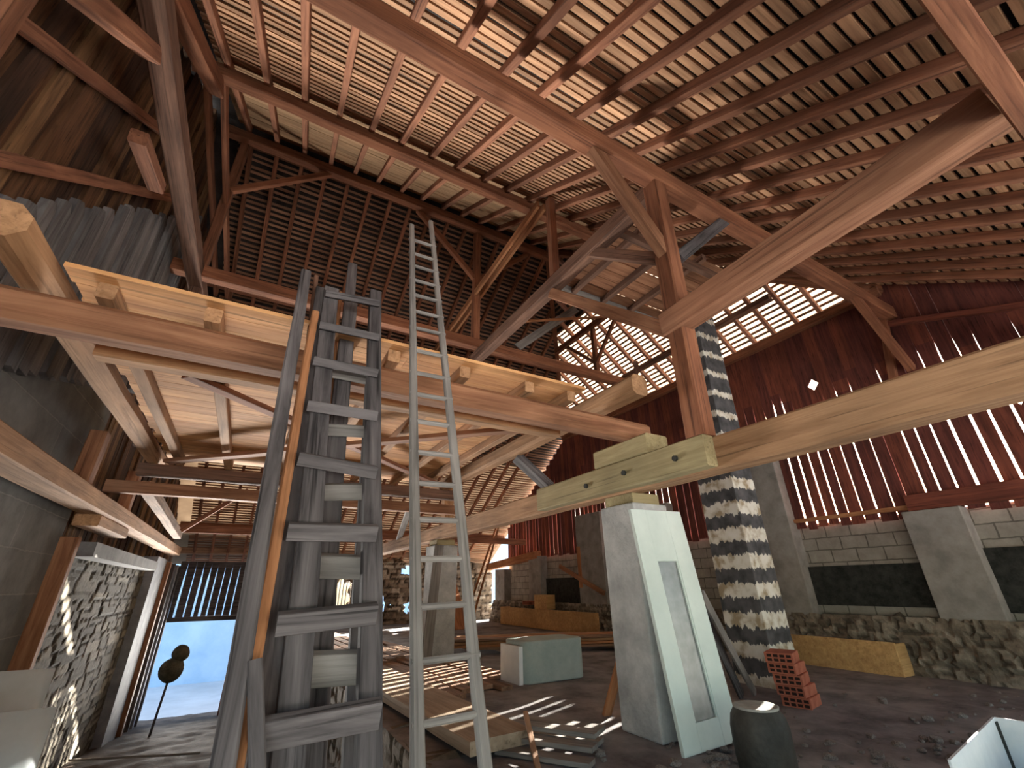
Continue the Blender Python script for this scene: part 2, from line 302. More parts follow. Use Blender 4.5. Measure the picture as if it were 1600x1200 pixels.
class MB:
    def __init__(s): s.v = []; s.f = []
    def add(s, v, f):
        n = len(s.v); s.v += [tuple(q) for q in v]; s.f += [tuple(i+n for i in q) for q in f]
    def box(s, *a): s.add(*box_vf(*a))
    def quadprism(s, pts, off):            # polygon pts extruded by vector off
        n = len(pts); v = [Vector(p) for p in pts]+[Vector(p)+Vector(off) for p in pts]
        f = [tuple(range(n-1, -1, -1)), tuple(range(n, 2*n))]+[(i, (i+1) % n, (i+1) % n+n, i+n) for i in range(n)]
        s.add(v, f)
    def bar(s, p0, p1, w, h, upv=(0, 0, 1), cham=.1):
        m, L = frame(p0, p1, upv); v, f = bar_mesh(L, w, h, 0, cham, 1); s.add([m @ Vector(q) for q in v], f)
    def build(s, name, mat, parent=None, loc=(0, 0, 0), smooth=False):
        l = Vector(loc)
        return link(name, [Vector(v)-l for v in s.v], s.f, mat if not isinstance(mat, str) else M[mat], Matrix.Translation(l), parent, smooth)
def boxobj(name, x0, y0, z0, x1, y1, z1, mat, label=None, cat=None, group=None, kind=None, parent=None, bev=0.0):
    lx, ly, lz = (x0+x1)/2, (y0+y1)/2, z0
    v, f = box_vf(x0-lx, y0-ly, 0, x1-lx, y1-ly, z1-z0)
    o = link(name, v, f, M[mat], Matrix.Translation((lx, ly, lz)), parent)
    if bev:
        b = o.modifiers.new('bevel', 'BEVEL'); b.width = bev; b.segments = 2
    return tag(o, label, cat, group, kind)

def stone_wall(name, origin, U, V, Nn, lu, lv, cw, ch, mat, depth=.05, res=.045, mask=None, thick=.4, kind='structure', seed=1, topf=None):
    rnd = np.random.RandomState(seed); U = np.array(U, float); V = np.array(V, float); Nn = np.array(Nn, float); O = np.array(origin, float)
    nu = max(2, int(lu/res)); nv = max(2, int(lv/res))
    rows = []; v = 0
    while v < lv+ch:
        rows.append((v, ch*rnd.uniform(.7, 1.35))); v += rows[-1][1]
    seeds = []
    for (v0, hh) in rows:
        u = -rnd.uniform(0, cw)
        while u < lu+cw:
            w = cw*rnd.uniform(.5, 1.6); seeds.append((u+w/2, v0+hh/2+rnd.uniform(-.2, .2)*hh, w, hh, rnd.rand(), rnd.rand())); u += w
    sd = np.array(seeds)
    uu, vv = np.meshgrid(np.linspace(0, lu, nu+1), np.linspace(0, lv, nv+1)); P = np.stack([uu.ravel(), vv.ravel()], 1)
    wu = np.array([[noise.noise((p[0]*6, p[1]*6, seed)), noise.noise((p[0]*6, p[1]*6, seed+9))] for p in P])*.025
    Q = P+wu; H = np.zeros(len(P)); E = np.zeros(len(P)); R = np.zeros(len(P))
    for a in range(0, len(Q), 4000):
        q = Q[a:a+4000]
        d = np.maximum(np.abs(q[:, None, 0]-sd[None, :, 0])/sd[None, :, 2], np.abs(q[:, None, 1]-sd[None, :, 1])/sd[None, :, 3])
        i = np.argsort(d, 1)[:, :2]; d1 = np.take_along_axis(d, i[:, :1], 1)[:, 0]; d2 = np.take_along_axis(d, i[:, 1:2], 1)[:, 0]
        e = np.clip((d2-d1)/.22, 0, 1); e = e*e*(3-2*e)
        E[a:a+4000] = e; R[a:a+4000] = sd[i[:, 0], 4]; H[a:a+4000] = e*depth*(.6+.8*sd[i[:, 0], 5])
    V3 = O+P[:, :1]*U+P[:, 1:2]*V+H[:, None]*Nn
    fs = []
    for j in range(nv):
        for i in range(nu):
            cu = (i+.5)*lu/nu; cv = (j+.5)*lv/nv
            if mask and mask(cu, cv): continue
            a = j*(nu+1)+i; fs.append((a, a+1, a+nu+2, a+nu+1))
    o = link(name, V3-O, fs, mat, Matrix.Translation(Vector(O)))
    if np.dot(np.cross(U, V), Nn) < 0: o.data.flip_normals()
    ca = o.data.color_attributes.new('stone', 'FLOAT_COLOR', 'POINT')
    ca.data.foreach_set('color', np.stack([R, E, R, np.ones(len(R))], 1).astype('f').ravel())
    bmm = bmesh.new(); bmm.from_mesh(o.data)
    bmesh.ops.delete(bmm, geom=[v for v in bmm.verts if not v.link_faces], context='VERTS'); bmm.to_mesh(o.data); bmm.free()
    s = o.modifiers.new('solid', 'SOLIDIFY'); s.thickness = thick; s.offset = -1
    return tag(o, kind=kind)

# ------------------------------------------------------------------ roof planes
T = .632; TE = .80
def zn(y): return 4.95+T*(y-2.4)
def zf(y): return 8.17-T*(y-7.5)
def ze(x): return 5.1+TE*(9.3-x)
XR = 9.3-(8.17-5.1)/TE            # ridge end
def xhn(y): return 9.3-(zn(y)-5.1)/TE
def xhf(y): return 9.3-(zf(y)-5.1)/TE
def yhn(x): return 2.4+(ze(x)-4.95)/T
def yhf(x): return 7.5+(8.17-ze(x))/T
nN = Vector((0, -T, 1)).normalized(); nF = Vector((0, T, 1)).normalized(); nE = Vector((TE, 0, 1)).normalized()
WX = -1.78
def cover(name, pts, n, mat):
    pts = [Vector(p)+Vector((0, 0, .225)) for p in pts]; b = MB(); b.quadprism(pts, n*.03); return tag(b.build(name, mat), kind='structure')
XE = 9.75
cover('ceiling', [(-2.3, -4.3, zn(-4.3)), (XE, -4.3, zn(-4.3)), (XE, yhn(XE), ze(XE)), (XR, 7.5, 8.17), (-2.3, 7.5, 8.17)], nN, 'cover')
YS = 14.2
cover('ceiling', [(-2.3, 7.5, 8.17), (XR, 7.5, 8.17), (XE, yhf(XE), ze(XE)), (XE, YS, zf(YS)), (-2.3, YS, zf(YS))], nF, 'cover')
cover('ceiling', [(-2.3, YS, zf(YS)), (XE, YS, zf(YS)), (XE, 19.5, zf(19.5)), (-2.3, 19.5, zf(19.5))], nF, 'sheetglow')  # translucent strip added to brighten the laths low on the far slope
XS = 7.1
cover('ceiling', [(XR, 7.5, 8.17), (XS, yhn(XS), ze(XS)), (XS, yhf(XS), ze(XS))], nE, 'cover')
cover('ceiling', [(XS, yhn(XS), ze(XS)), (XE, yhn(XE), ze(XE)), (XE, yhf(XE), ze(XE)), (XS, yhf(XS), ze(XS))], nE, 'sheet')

ORD = ['first', 'second', 'third', 'fourth', 'fifth', 'sixth', 'seventh', 'eighth', 'ninth', 'tenth', 'eleventh', 'twelfth', 'thirteenth', 'fourteenth', 'fifteenth',
       'sixteenth', 'seventeenth', 'eighteenth', 'nineteenth', 'twentieth', 'twenty-first', 'twenty-second', 'twenty-third', 'twenty-fourth', 'twenty-fifth', 'twenty-sixth']
# rafters ------------------------------------------------------------
for i in range(22):
    x = -1.58+.498*i; ye = min(7.42, yhn(x)-.05); j = random.uniform(-.02, .02)
    a = Vector((x+j, -4.0, zn(-4.0)))+nN*.06; b = Vector((x+random.uniform(-.02, .02), ye, zn(ye)))+nN*.06
    beam('rafter', a, b, .085, .12, 'roof', 'brown rafter of the near slope under light laths, %s from the left gable' % ORD[i], 'rafter', 'rafters of the near roof slope', upv=nN)
for i in range(22):
    x = -1.55+.47*i; ys = 7.58 if x < XR else yhf(x)+.05
    a = Vector((x, ys, zf(ys)))+nF*.06; b = Vector((x+random.uniform(-.03, .03), 19.2, zf(19.2)))+nF*.06
    beam('rafter', a, b, .075, .12, 'roof', 'reddish rafter of the dark far slope, %s from the left gable' % ORD[i], 'rafter', 'rafters of the far roof slope', upv=nF)
k = 0
for y in [2.9+.5*q for q in range(20)]:
    if y > yhf(9.5): continue
    xs = 9.3-(zn(y)-5.1)/TE if y < 7.5 else 9.3-(zf(y)-5.1)/TE
    xs = max(xs, XR)+.05
    if xs > 9.4: continue
    a = Vector((xs, y, ze(xs)))+nE*.06; b = Vector((9.6, y+random.uniform(-.03, .03), ze(9.6)))+nE*.06
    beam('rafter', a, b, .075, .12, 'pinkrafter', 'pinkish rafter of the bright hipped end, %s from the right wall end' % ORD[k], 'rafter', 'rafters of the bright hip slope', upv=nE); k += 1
for nm, (hx, hy), lb in (('hip_rafter', (9.5, yhn(9.5)), 'heavy hip rafter between the near slope and the bright hip'), ('hip_rafter', (9.5, yhf(9.5)), 'heavy hip rafter between the dark far slope and the bright hip')):
    beam(nm, (XR, 7.5, 8.17+.03), (hx, hy, ze(hx)+.03), .13, .18, 'purlin', lb, 'rafter')
# laths --------------------------------------------------------------
def lath(p, q, w, t, mat, n, label, group):
    CNT[0] += 1
    m, L = frame(p, q, n); v, f = bar_mesh(L, w, t, .004, .05, max(2, int(L/1.2)), CNT[0])
    return tag(link('roof_lath', v, f, M[mat], m), label, 'lath', group)
ys = -1.3
while ys < 5.15:
    xe = min(9.55, xhn(ys)-.03)
    w = (.089 if ys < 2.4 else .072)*random.uniform(.9, 1.08); dz = random.uniform(-.015, .015)
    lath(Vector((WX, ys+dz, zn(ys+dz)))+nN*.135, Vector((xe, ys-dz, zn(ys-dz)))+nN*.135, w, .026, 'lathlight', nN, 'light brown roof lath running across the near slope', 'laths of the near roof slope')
    ys += .1057
ys = 5.25; bi = 0
while ys < 7.45:
    xe = min(9.4, xhn(ys)-.03)
    lath(Vector((WX, ys, zn(ys)))+nN*.135, Vector((xe, ys, zn(ys)))+nN*.135, .185, .026, 'sheath', nN, 'wide tan sheathing board on the near slope just below the ridge', 'sheathing boards below the ridge')
    ys += .163
ys = 7.6
while ys < 19.25:
    xs = XE-.2 if ys > yhf(XE-.2) else xhf(ys)-.03
    dz = random.uniform(-.012, .012)
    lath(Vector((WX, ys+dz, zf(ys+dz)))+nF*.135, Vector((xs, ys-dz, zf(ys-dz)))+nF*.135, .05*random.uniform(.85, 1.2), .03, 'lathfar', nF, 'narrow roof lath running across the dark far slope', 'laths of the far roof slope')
    ys += .1015
xs = XR+.12
while xs < 9.6:
    ya = yhn(xs)+.03; yb = yhf(xs)-.03; dz = random.uniform(-.012, .012)
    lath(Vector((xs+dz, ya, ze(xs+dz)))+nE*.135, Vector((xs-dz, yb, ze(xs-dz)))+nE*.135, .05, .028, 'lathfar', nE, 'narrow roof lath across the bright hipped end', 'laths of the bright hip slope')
    xs += .098
# purlins ------------------------------------------------------------
beam('purlin', (-2.0, -.06, 2.6), (9.4, -.06, 2.6), .12, .32, 'purlin', 'lowest purlin of the near slope, close overhead at top right', 'beam')
beam('purlin', (-2.0, 2.42, 4.58), (9.5, 2.42, 4.44), .2, .24, 'purlin', 'long reddish purlin crossing the roof above the tall square post', 'beam')
beam('purlin', (-2.0, 5.28, 6.68), (7.6, 5.2, 6.62), .18, .2, 'purlin', 'upper purlin of the near slope where laths meet sheathing boards', 'beam')
beam('purlin', (-2.0, 7.5, 8.05), (XR+.1, 7.5, 8.05), .17, .2, 'purlin', 'ridge purlin at the top of the dark far slope', 'beam')
beam('purlin', (-2.0, 10.25, 6.33), (7.6, 10.2, 6.33), .17, .19, 'purlin', 'upper purlin under the dark far slope', 'beam')
beam('purlin', (-2.0, 7.62, 4.83), (8.5, 7.62, 4.83), .2, .22, 'purlin', 'dark red beam across the barn above the loft boards', 'beam')
beam('purlin', (-2.0, 17.3, 1.86), (9.4, 17.3, 1.86), .16, .16, 'purlin', 'lowest dark purlin of the far slope behind the ladders', 'beam')
beam('purlin', (8.6, 3.9, 5.5), (8.6, 8.4, 5.5), .12, .13, 'tie', 'short dark purlin under the bright hip above the right wall', 'beam')
beam('purlin', (7.2, 5.6, 6.62), (7.2, 9.7, 6.62), .13, .15, 'purlin', 'upper purlin under the bright hip slope', 'beam')
beam('wall_plate', (9.42, 2.4, 4.95), (9.42, 12.6, 4.95), .2, .18, 'purlin', 'wall plate along the top of the red board wall', 'beam')
beam('wall_plate', (-2.0, 18.75, 1.2), (9.4, 18.75, 1.2), .2, .2, 'plank', 'brown eave plate at the foot of the far slope', 'beam')
# truss at the tall post (x = 3.5) -----------------------------------
beam('post', (3.45, 2.5, 1.22), (3.45, 2.44, 4.47), .2, .2, 'purlin', 'tall square timber post standing on the long tie beam', 'post', upv=(1, 0, 0))
beam('brace', (3.42, 2.45, 3.33), (2.42, 2.43, 4.55), .13, .15, 'frontbeam', 'short brace rising left from the tall post to the purlin', 'brace')
beam('brace', (3.6, 2.45, 3.35), (4.75, 2.43, 4.45), .13, .15, 'grey', 'grey brace rising right from the tall post to the purlin', 'brace')
beam('brace', (4.2, 2.95, 4.9), (3.75, 2.6, 3.6), .09, .1, 'pale', 'pale thin strut beside the grey brace of the tall post', 'brace')
beam('tie_beam', (3.5, 2.5, 4.42), (3.5, 7.75, 4.5), .19, .24, 'tie', 'heavy grey-brown tie beam running back from the tall post', 'beam')
beam('brace', (3.5, 2.6, 3.42), (3.5, 3.85, 4.5), .12, .14, 'tie', 'upper brace between the tall post and the heavy tie beam', 'brace')
beam('brace', (3.48, 2.6, 2.42), (3.5, 4.7, 4.3), .15, .17, 'frontbeam', 'long lower brace between the tall post and the heavy tie beam', 'brace')
for dx, lb in ((-.07, 'left'), (.07, 'right')):
    beam('collar', (3.47+dx, 4.85, 6.38), (3.47+dx, 10.5, 5.88), .055, .16, 'orange', 'slender orange collar plank under the purlins, %s one of the pair' % lb, 'beam')
beam('post', (3.5, 4.62, 4.6), (3.5, 4.62, 6.3), .13, .13, 'purlin', 'short upright between heavy tie beam and slender collar', 'post')
beam('post', (3.45, 7.62, 4.93), (3.45, 7.62, 7.98), .16, .16, 'purlin', 'king post under the ridge behind the tall ladder', 'post')
beam('brace', (3.4, 7.62, 6.6), (1.9, 7.6, 8.0), .11, .12, 'purlin', 'brace from the king post up left to the ridge', 'brace')
beam('brace', (3.5, 7.62, 6.6), (4.9, 7.6, 7.95), .11, .12, 'purlin', 'brace from the king post up right to the ridge', 'brace')
beam('tie_beam', (3.42, 2.62, 2.47), (3.42, .01, 2.58), .2, .28, 'overtie', 'pale tie beam with nail holes running overhead from the post to upper right', 'beam')
beam('post', (7.25, 8.0, 4.9), (7.25, 8.0, 6.55), .12, .12, 'purlin', 'small post with two braces under the bright hip', 'post')
beam('brace', (7.25, 7.95, 5.5), (7.2, 6.9, 6.5), .08, .09, 'purlin', 'right brace of the small post under the bright hip', 'brace')
beam('brace', (7.25, 8.05, 5.5), (7.2, 9.1, 6.5), .08, .09, 'purlin', 'left brace of the small post under the bright hip', 'brace')
beam('tie_beam', (7.25, 6.6, 4.82), (8.6, 8.0, 4.82), .1, .12, 'tie', 'small dark tie carrying the post under the bright hip', 'beam')
beam('loose_board', (4.5, 7.55, 5.0), (6.3, 7.5, 6.62), .2, .03, 'pale', 'whitish loose board lying slanted in the roof frame', 'board', upv=(0, -1, .3))
beam('loose_lath', (4.3, 7.5, 5.6), (7.1, 7.2, 6.45), .05, .05, 'orange', 'thin orange lath nailed across the frame by the whitish board', 'lath')
# small upper deck beside the post
dk = empty('upper_deck', (5, 4.1, 4.75), 'small brown board deck high up beside the tall post', 'platform')
b = MB(); y = 3.3
while y < 4.85:
    w = random.uniform(.2, .26); b.box(3.62, y, 4.76, 6.3+random.uniform(-.1, .1), y+w-.012-random.choice([0, 0, .02]), 4.785); y += w
b.build('deck_boards', 'frontbeam', dk, (5, 4.1, 4.76))
for x in (4.1, 4.75, 5.4): beam('joist', (x, 3.2, 4.7), (x, 5.0, 4.7), .09, .11, 'tie', parent=dk)
beam('edge_board', (3.6, 4.93, 4.72), (6.3, 4.9, 4.72), .03, .16, 'pale', parent=dk)
beam('joist_bearer', (3.55, 3.35, 4.59), (6.3, 3.35, 4.59), .1, .11, 'tie', parent=dk)
beam('brace', (9.35, 2.5, 4.35), (9.35, 2.75, 3.0), .1, .12, 'purlin', 'brace against the red board wall at the purlin end', 'brace')
beam('brace', (8.1, 2.42, 4.4), (9.35, 2.42, 3.3), .12, .14, 'purlin', 'brace from the purlin end down to the right wall', 'brace')
# left truss (x = -1.7) ------------------------------------------------
beam('tie_beam', (-1.68, 2.3, 4.75), (-1.68, 10.5, 4.85), .22, .26, 'tie', 'heavy tie beam of the left gable truss', 'beam')
for dx, lb in ((-.16, 'left'), (.05, 'right')):
    beam('collar', (-1.68+dx, 5.3, 6.66), (-1.62+dx, 10.3, 6.1), .07, .17, 'purlin', 'slim collar of the left gable truss, %s one of the pair' % lb, 'beam')
beam('principal_rafter', (-1.72, 2.5, 4.55), (-1.72, 5.5, 6.62), .2, .22, 'purlin', 'thick sloping timber of the left gable truss under the roof', 'rafter')
beam('brace', (-1.72, 2.2, 3.1), (-1.72, 3.75, 4.62), .16, .16, 'roof', 'brace rising to the heavy tie of the left gable truss', 'brace')
beam('post', (-1.7, 2.42, 2.4), (-1.85, 2.45, 4.5), .15, .15, 'roof', 'short dark timber post at the upper left corner', 'post')
beam('brace', (-1.75, 5.15, 4.25), (-1.75, 4.3, 4.08), .15, .15, 'roof', 'short brace under the left gable tie beam', 'brace')
beam('post', (-1.62, 7.62, 4.93), (-1.62, 7.62, 7.98), .15, .15, 'roof', 'king post of the left gable truss below the ridge', 'post')
beam('brace', (-1.6, 7.58, 6.7), (-.05, 7.55, 8.0), .1, .11, 'purlin', 'slender red brace from the left king post up to the ridge', 'brace')
beam('post', (-1.66, 7.95, 1.9), (-1.66, 7.95, 4.75), .17, .17, 'tie', 'post rising from the loft to the left gable tie', 'post')

# ------------------------------------------------------------------ walls, floors
def slat_wall(name, mk, Y0, Y1, zlev, X, th, mat, wmin, wmax, gaps, holes=(), axis='Y', cap=None):
    b = MB(); y = Y0
    rnd = random.Random(hash(name) % 1000 if 0 else 11)
    while y < Y1:
        w = rnd.uniform(wmin, wmax); g = rnd.choice(gaps); gt = g*.25 if rnd.random() < .8 else g
        ya, yb = y, min(y+w, Y1)
        lv = [zz(ya, yb) if callable(zz) else zz for zz in zlev]
        def seg(z0, z1, g0, g1):
            p = [(X, ya+g0/2, z0), (X, yb-g0/2, z0), (X, yb-g1/2, z1), (X, ya+g1/2, z1)]
            if axis == 'X': p = [(q[1], X, q[2]) for q in p]
            b.quadprism(p, (th, 0, 0) if axis == 'Y' else (0, th, 0))
        hl = [h for h in holes if ya < h[1] and yb > h[0]]
        if hl: lv[1], lv[2] = 2.7, 2.95
        cuts = [(lv[0], g), (lv[1], g*.8), (lv[2], gt*.12), (lv[3], gt*.12)]
        for (z0, g0), (z1, g1) in zip(cuts[:-1], cuts[1:]):
            if z1 <= z0+.01: continue
            hh = [h for h in hl if h[2] > z0 and h[3] < z1]
            if hh and axis == 'Y':
                zl, zh = hh[0][2], hh[0][3]; zc = (zl+zh)/2; yc = (ya+yb)/2
                for P in ([(X, ya+g0/2, z0), (X, yc, z0), (X, yc, zl), (X, ya+g0/2, zc)], [(X, yc, z0), (X, yb-g0/2, z0), (X, yb-g0/2, zc), (X, yc, zl)],
                          [(X, ya+g1/2, zc), (X, yc, zh), (X, yc, z1), (X, ya+g1/2, z1)], [(X, yc, zh), (X, yb-g1/2, zc), (X, yb-g1/2, z1), (X, yc, z1)]):
                    b.quadprism(P, (th, 0, 0))
            else: seg(z0, z1, g0, g1)
        y = yb
    o = b.build(name, mat)
    if mat == 'redboard': vary(o, ['redboard', 'redboard2'], 6)
    return tag(o, kind='structure')
def eastTop(ya, yb):
    return max(zn(max(ya, yb)), 1.2)+.19 if ya < 2.3 else (5.0 if ya < 12.7 else min(5.0, zf(yb)+.05))
def e2(ya, yb): return min(e1(ya, yb)+.25, eastTop(ya, yb)-.05)
def e1(ya, yb): return min(2.75+.75*(.5+.5*math.sin(ya*37.7)), eastTop(ya, yb)-.1)
slat_wall('wall_east_upper', None, -1.4, 17.0, [lambda a, b: .93+.03*math.sin(a*9), e1, e2, eastTop], 9.44, .028, 'redboard', .19, .27, [.008, .035, .045, .03, .05, .04, .012],
          holes=[(3.93, 3.95, 3.54, 3.78), (1.40, 1.42, 2.30, 2.54)])
# battens / rails on the board wall
beam('wall_rail', (9.38, 2.62, 4.3), (9.38, .5, 3.55), .1, .09, 'redrail', 'sloping nailing rail high on the red board wall at right', 'beam')
beam('wall_rail', (9.38, .3, 1.14), (9.38, 3.2, 1.14), .12, .26, 'redrail', 'thick sill beam below the boards at the right frame edge', 'beam')
beam('wall_rail', (9.4, 3.2, 1.08), (9.4, 5.1, 1.08), .06, .07, 'orange', 'thin orange sill under the board gaps beside the concrete pilaster', 'beam')
beam('wall_rail', (9.25, 14.4, 1.0), (9.25, 18.4, .72), .26, .26, 'orange', 'orange beam on the far end of the block wall', 'beam')  # far beam in the plain orange wood colour
beam('wall_rail', (9.38, 5.3, 2.9), (9.38, 12.6, 2.9), .1, .12, 'redrail', 'mid rail of the red board wall behind the striped chimney', 'beam')
beam('hanging_plank', (9.2, 11.9, 1.1), (9.2, 11.9, -.1), .16, .03, 'orange', 'orange plank hanging down against the far block wall', 'board', upv=(1, 0, 0))
beam('brace', (9.15, 12.9, .55), (9.15, 10.8, -.25), .09, .12, 'frontbeam', 'slanting orange timber leaning on the far block wall', 'brace')
# masonry of the east wall
boxobj('wall_east', 9.5, -1.4, -1.4, 9.75, 17.0, 1.0, 'cmu', kind='structure')
for i, (ya, yb, x, top, lb) in enumerate([(2.54, 3.28, 9.22, 1.0, 'broad concrete pilaster on the block wall at right, below the thick sill beam'), (5.1, 5.85, 9.2, 2.55, 'tall concrete pilaster behind the striped chimney'),
        (8.1, 8.8, 9.2, 1.9, 'concrete pilaster on the block wall behind the leaning door'), (10.75, 12.0, 9.2, 2.05, 'tall grey concrete pilaster left of the concrete post'), (14.2, 15.0, 9.2, .95, 'narrow far concrete pilaster beside the black wall panel'), (16.9, 17.7, 9.2, .6, 'concrete pier at the far end of the block wall')]):
    boxobj('pilaster', x, ya, -1.4, 9.52, yb, top, 'pilaster', lb, 'pilaster', bev=.015)
boxobj('wall_panel', 9.43, 3.28, -.41, 9.5, 5.1, .24, 'black', 'black rough panel in the block wall at right between two pilasters', 'panel')
boxobj('wall_panel', 9.43, .3, -.45, 9.5, 2.54, .4, 'black', 'black rough panel at the right frame edge', 'panel')
boxobj('wall_panel', 9.43, 12.0, -.73, 9.5, 14.2, .2, 'black', 'black rough panel in the far block wall left of the concrete post', 'panel')
stone_wall('wall_east_base', (9.0, .3, -1.35), (0, 1, 0), (.28/.95, 0, .9/.95), (-.9, 0, .28), 17.5, .84, .17, .1, M['stoneL'], .06, .05, thick=.3, seed=5)
# north wall
def nmask(u, v):
    x = 1.3+u; z = -3.7+v
    if 2.5 < x < 3.62 and z < .40-.25*((x-3.06)/.56)**2 and z > -.76: return True
    cx = 4.82+.12*math.sin(z*7)+.08*math.sin(z*17); hw = .2+.09*math.sin(z*9+1)
    if -1.95 < z < -.2 and abs(x-cx) < hw: return True
    if (x-5.9)**2+(z+.75)**2 < .05: return True
    if (x-5.8)**2*.5+(z-.62)**2 < .05: return True
    return False
stone_wall('wall_north', (1.3, 18.8, -3.7), (1, 0, 0), (0, 0, 1), (0, -1, 0), 8.3, 4.6, .34, .17, M['stoneN'], .07, .06, mask=nmask, thick=.35, seed=3)
slat_wall('wall_north_upper', None, -1.85, 1.3, [-.78, .3, .7, .86], 18.8, .03, 'grey', .19, .24, [.03, .04, .05, .03, .09], axis='X')
beam('door_lintel', (-1.9, 18.72, -.84), (1.35, 18.72, -.84), .14, .13, 'grey', 'dark lintel beam over the bright doorway below the slats', 'beam')
boxobj('barn_door', .14, 18.7, -3.6, 1.3, 18.78, -.92, 'redboard', 'closed red-brown door leaf right of the bright doorway', 'door')
b = MB(); b.box(2.45, 18.95, -.76, 3.65, 18.97, -.7)
for i in range(9): b.bar((2.55+i*.12, 18.95, -.78), (2.55+i*.12, 18.95, .42), .035, .02)
tag(b.build('window_1', 'pale'), kind='structure')
# west wall
def wtop(y): return 2.16+.85*(y-3.27)
b = MB(); b.quadprism([(-2.05, .2, -3.0), (-2.05, 7.7, -3.0), (-2.05, 7.7, wtop(7.7)-.9), (-2.05, 3.3, wtop(3.3)-.9), (-2.05, .2, 1.2)], (-.25, 0, 0))
tag(b.build('wall_west', 'westwall'), kind='structure')
b = MB(); y = .2; rr = random.Random(4)
while y < 8.2:
    w = rr.uniform(.16, .24); z1 = max(1.4, wtop(y+w/2))+rr.uniform(-.05, .06); z0 = min(z1-.1, 1.2+.55*max(0, y-3.3)*.6)
    d = rr.uniform(0, .05); b.quadprism([(-2.0+d, y, z0), (-2.0+d*.4, y+w*.97, z0), (-2.0+d*.2, y+w*.97, z1-.06), (-2.0+d, y+w*.5, z1), (-2.0+d, y, z1-.05)], (-.06, 0, 0)); y += w
tag(vary(b.build('wall_west_cladding', 'greyboard'), ['greyboard', 'greyboard2'], 7), kind='structure')
b = MB(); y = -1.0; rr = random.Random(9)
while y < 19.2:
    w = rr.uniform(.14, .26); zt = (zn(y) if y < 7.5 else zf(y))+.19
    z0 = max(.9, wtop(y)-.4) if y < 7.7 else .6
    d = rr.uniform(0, .05)
    if zt > z0+.1: b.quadprism([(-2.2+d, y, z0), (-2.2+d, y+w+.02, z0), (-2.2+d, y+w+.02, zt), (-2.2+d, y, zt)], (-.08, 0, 0))
    y += w
tag(vary(b.build('wall_west_upper', 'oldboard'), ['oldboard', 'oldboard2', 'oldboard3']), kind='structure')
beam('gable_batten', (-2.1, 2.6, wtop(2.6)+.33), (-2.1, 7.4, wtop(7.4)+.33), .07, .12, 'roof', 'raking batten low across the dark gable boards', 'beam')
beam('gable_batten', (-2.1, 2.2, 2.85), (-2.1, 5.6, 5.55), .07, .12, 'roof', 'raking batten halfway up the dark gable boards', 'beam')
stone_wall('wall_west_stone', (-2.05, 7.75, -3.6), (0, 1, 0), (0, 0, 1), (1, 0, 0), 6.3, 4.1, .8, .15, M['stoneW'], .016, .045, thick=.3, seed=2)
boxobj('wall_west_pier', -2.15, 14.05, -3.6, -1.86, 15.6, .75, 'plaster', kind='structure')
boxobj('wall_west_end', -2.3, 15.6, -3.6, -2.05, 19.0, .8, 'pilaster', kind='structure')
beam('corner_post', (-1.97, 7.72, -2.3), (-1.97, 7.72, .62), .14, .2, 'frontbeam', 'brown timber post where the block wall meets the stone wall', 'post', upv=(1, 0, 0))
for y, w, mt, lb in ((15.9, .22, 'frontbeam', 'brown door post nearest the plastered pier'), (16.9, .16, 'grey', 'grey weathered upright left of the bright doorway'), (17.7, .18, 'plaster', 'pale blue upright beside the bright doorway'), (18.45, .16, 'grey', 'dark upright right at the bright doorway edge')):
    beam('door_post', (-1.85, y, -3.5), (-1.85, y, .7), w, .14, mt, lb, 'post', upv=(1, 0, 0))
boxobj('stone_lintel', -2.05, 8.1, .42, -1.78, 13.6, .6, 'westgrey', 'grey lintel slab on top of the left stone wall', 'slab')
# floors
b = MB(); nx, ny = 60, 90
def ramp_z(y): return -1.6-.12*max(0, y-3)
v = []; f = []
for j in range(ny+1):
    for i in range(nx+1):
        x = -2.6+i*4.3/nx; y = -5+j*25.5/ny
        v.append((x, y, ramp_z(y)+.035*noise.noise((x*1.6, y*1.6, 0))+.02*noise.noise((x*5, y*5, 3))))
for j in range(ny):
    for i in range(nx): a = j*(nx+1)+i; f.append((a, a+1, a+nx+2, a+nx+1))
tag(link('floor', v, f, M['earth'], smooth=True), kind='structure')
v = []; f = []; nx, ny = 90, 130
for j in range(ny+1):
    for i in range(nx+1):
        x = 1.55+i*8.2/nx; y = -5+j*24.5/ny
        rub = max(0, 1-abs(x-4.6)/3.2)*max(0, 1-abs(y-2.8)/2.2)
        v.append((x, y, -1.3+.012*noise.noise((x*2, y*2, 7))+rub*.05*noise.noise((x*6, y*6, 1))))
for j in range(ny):
    for i in range(nx): a = j*(nx+1)+i; f.append((a, a+1, a+nx+2, a+nx+1))
tag(link('floor', v, f, M['floor'], smooth=True), kind='structure')
stone_wall('wall_ledge', (1.6, 2.6, -3.7), (0, 1, 0), (0, 0, 1), (-1, 0, 0), 16.2, 2.4, .3, .16, M['stoneL'], .04, .06, thick=.3, seed=8)

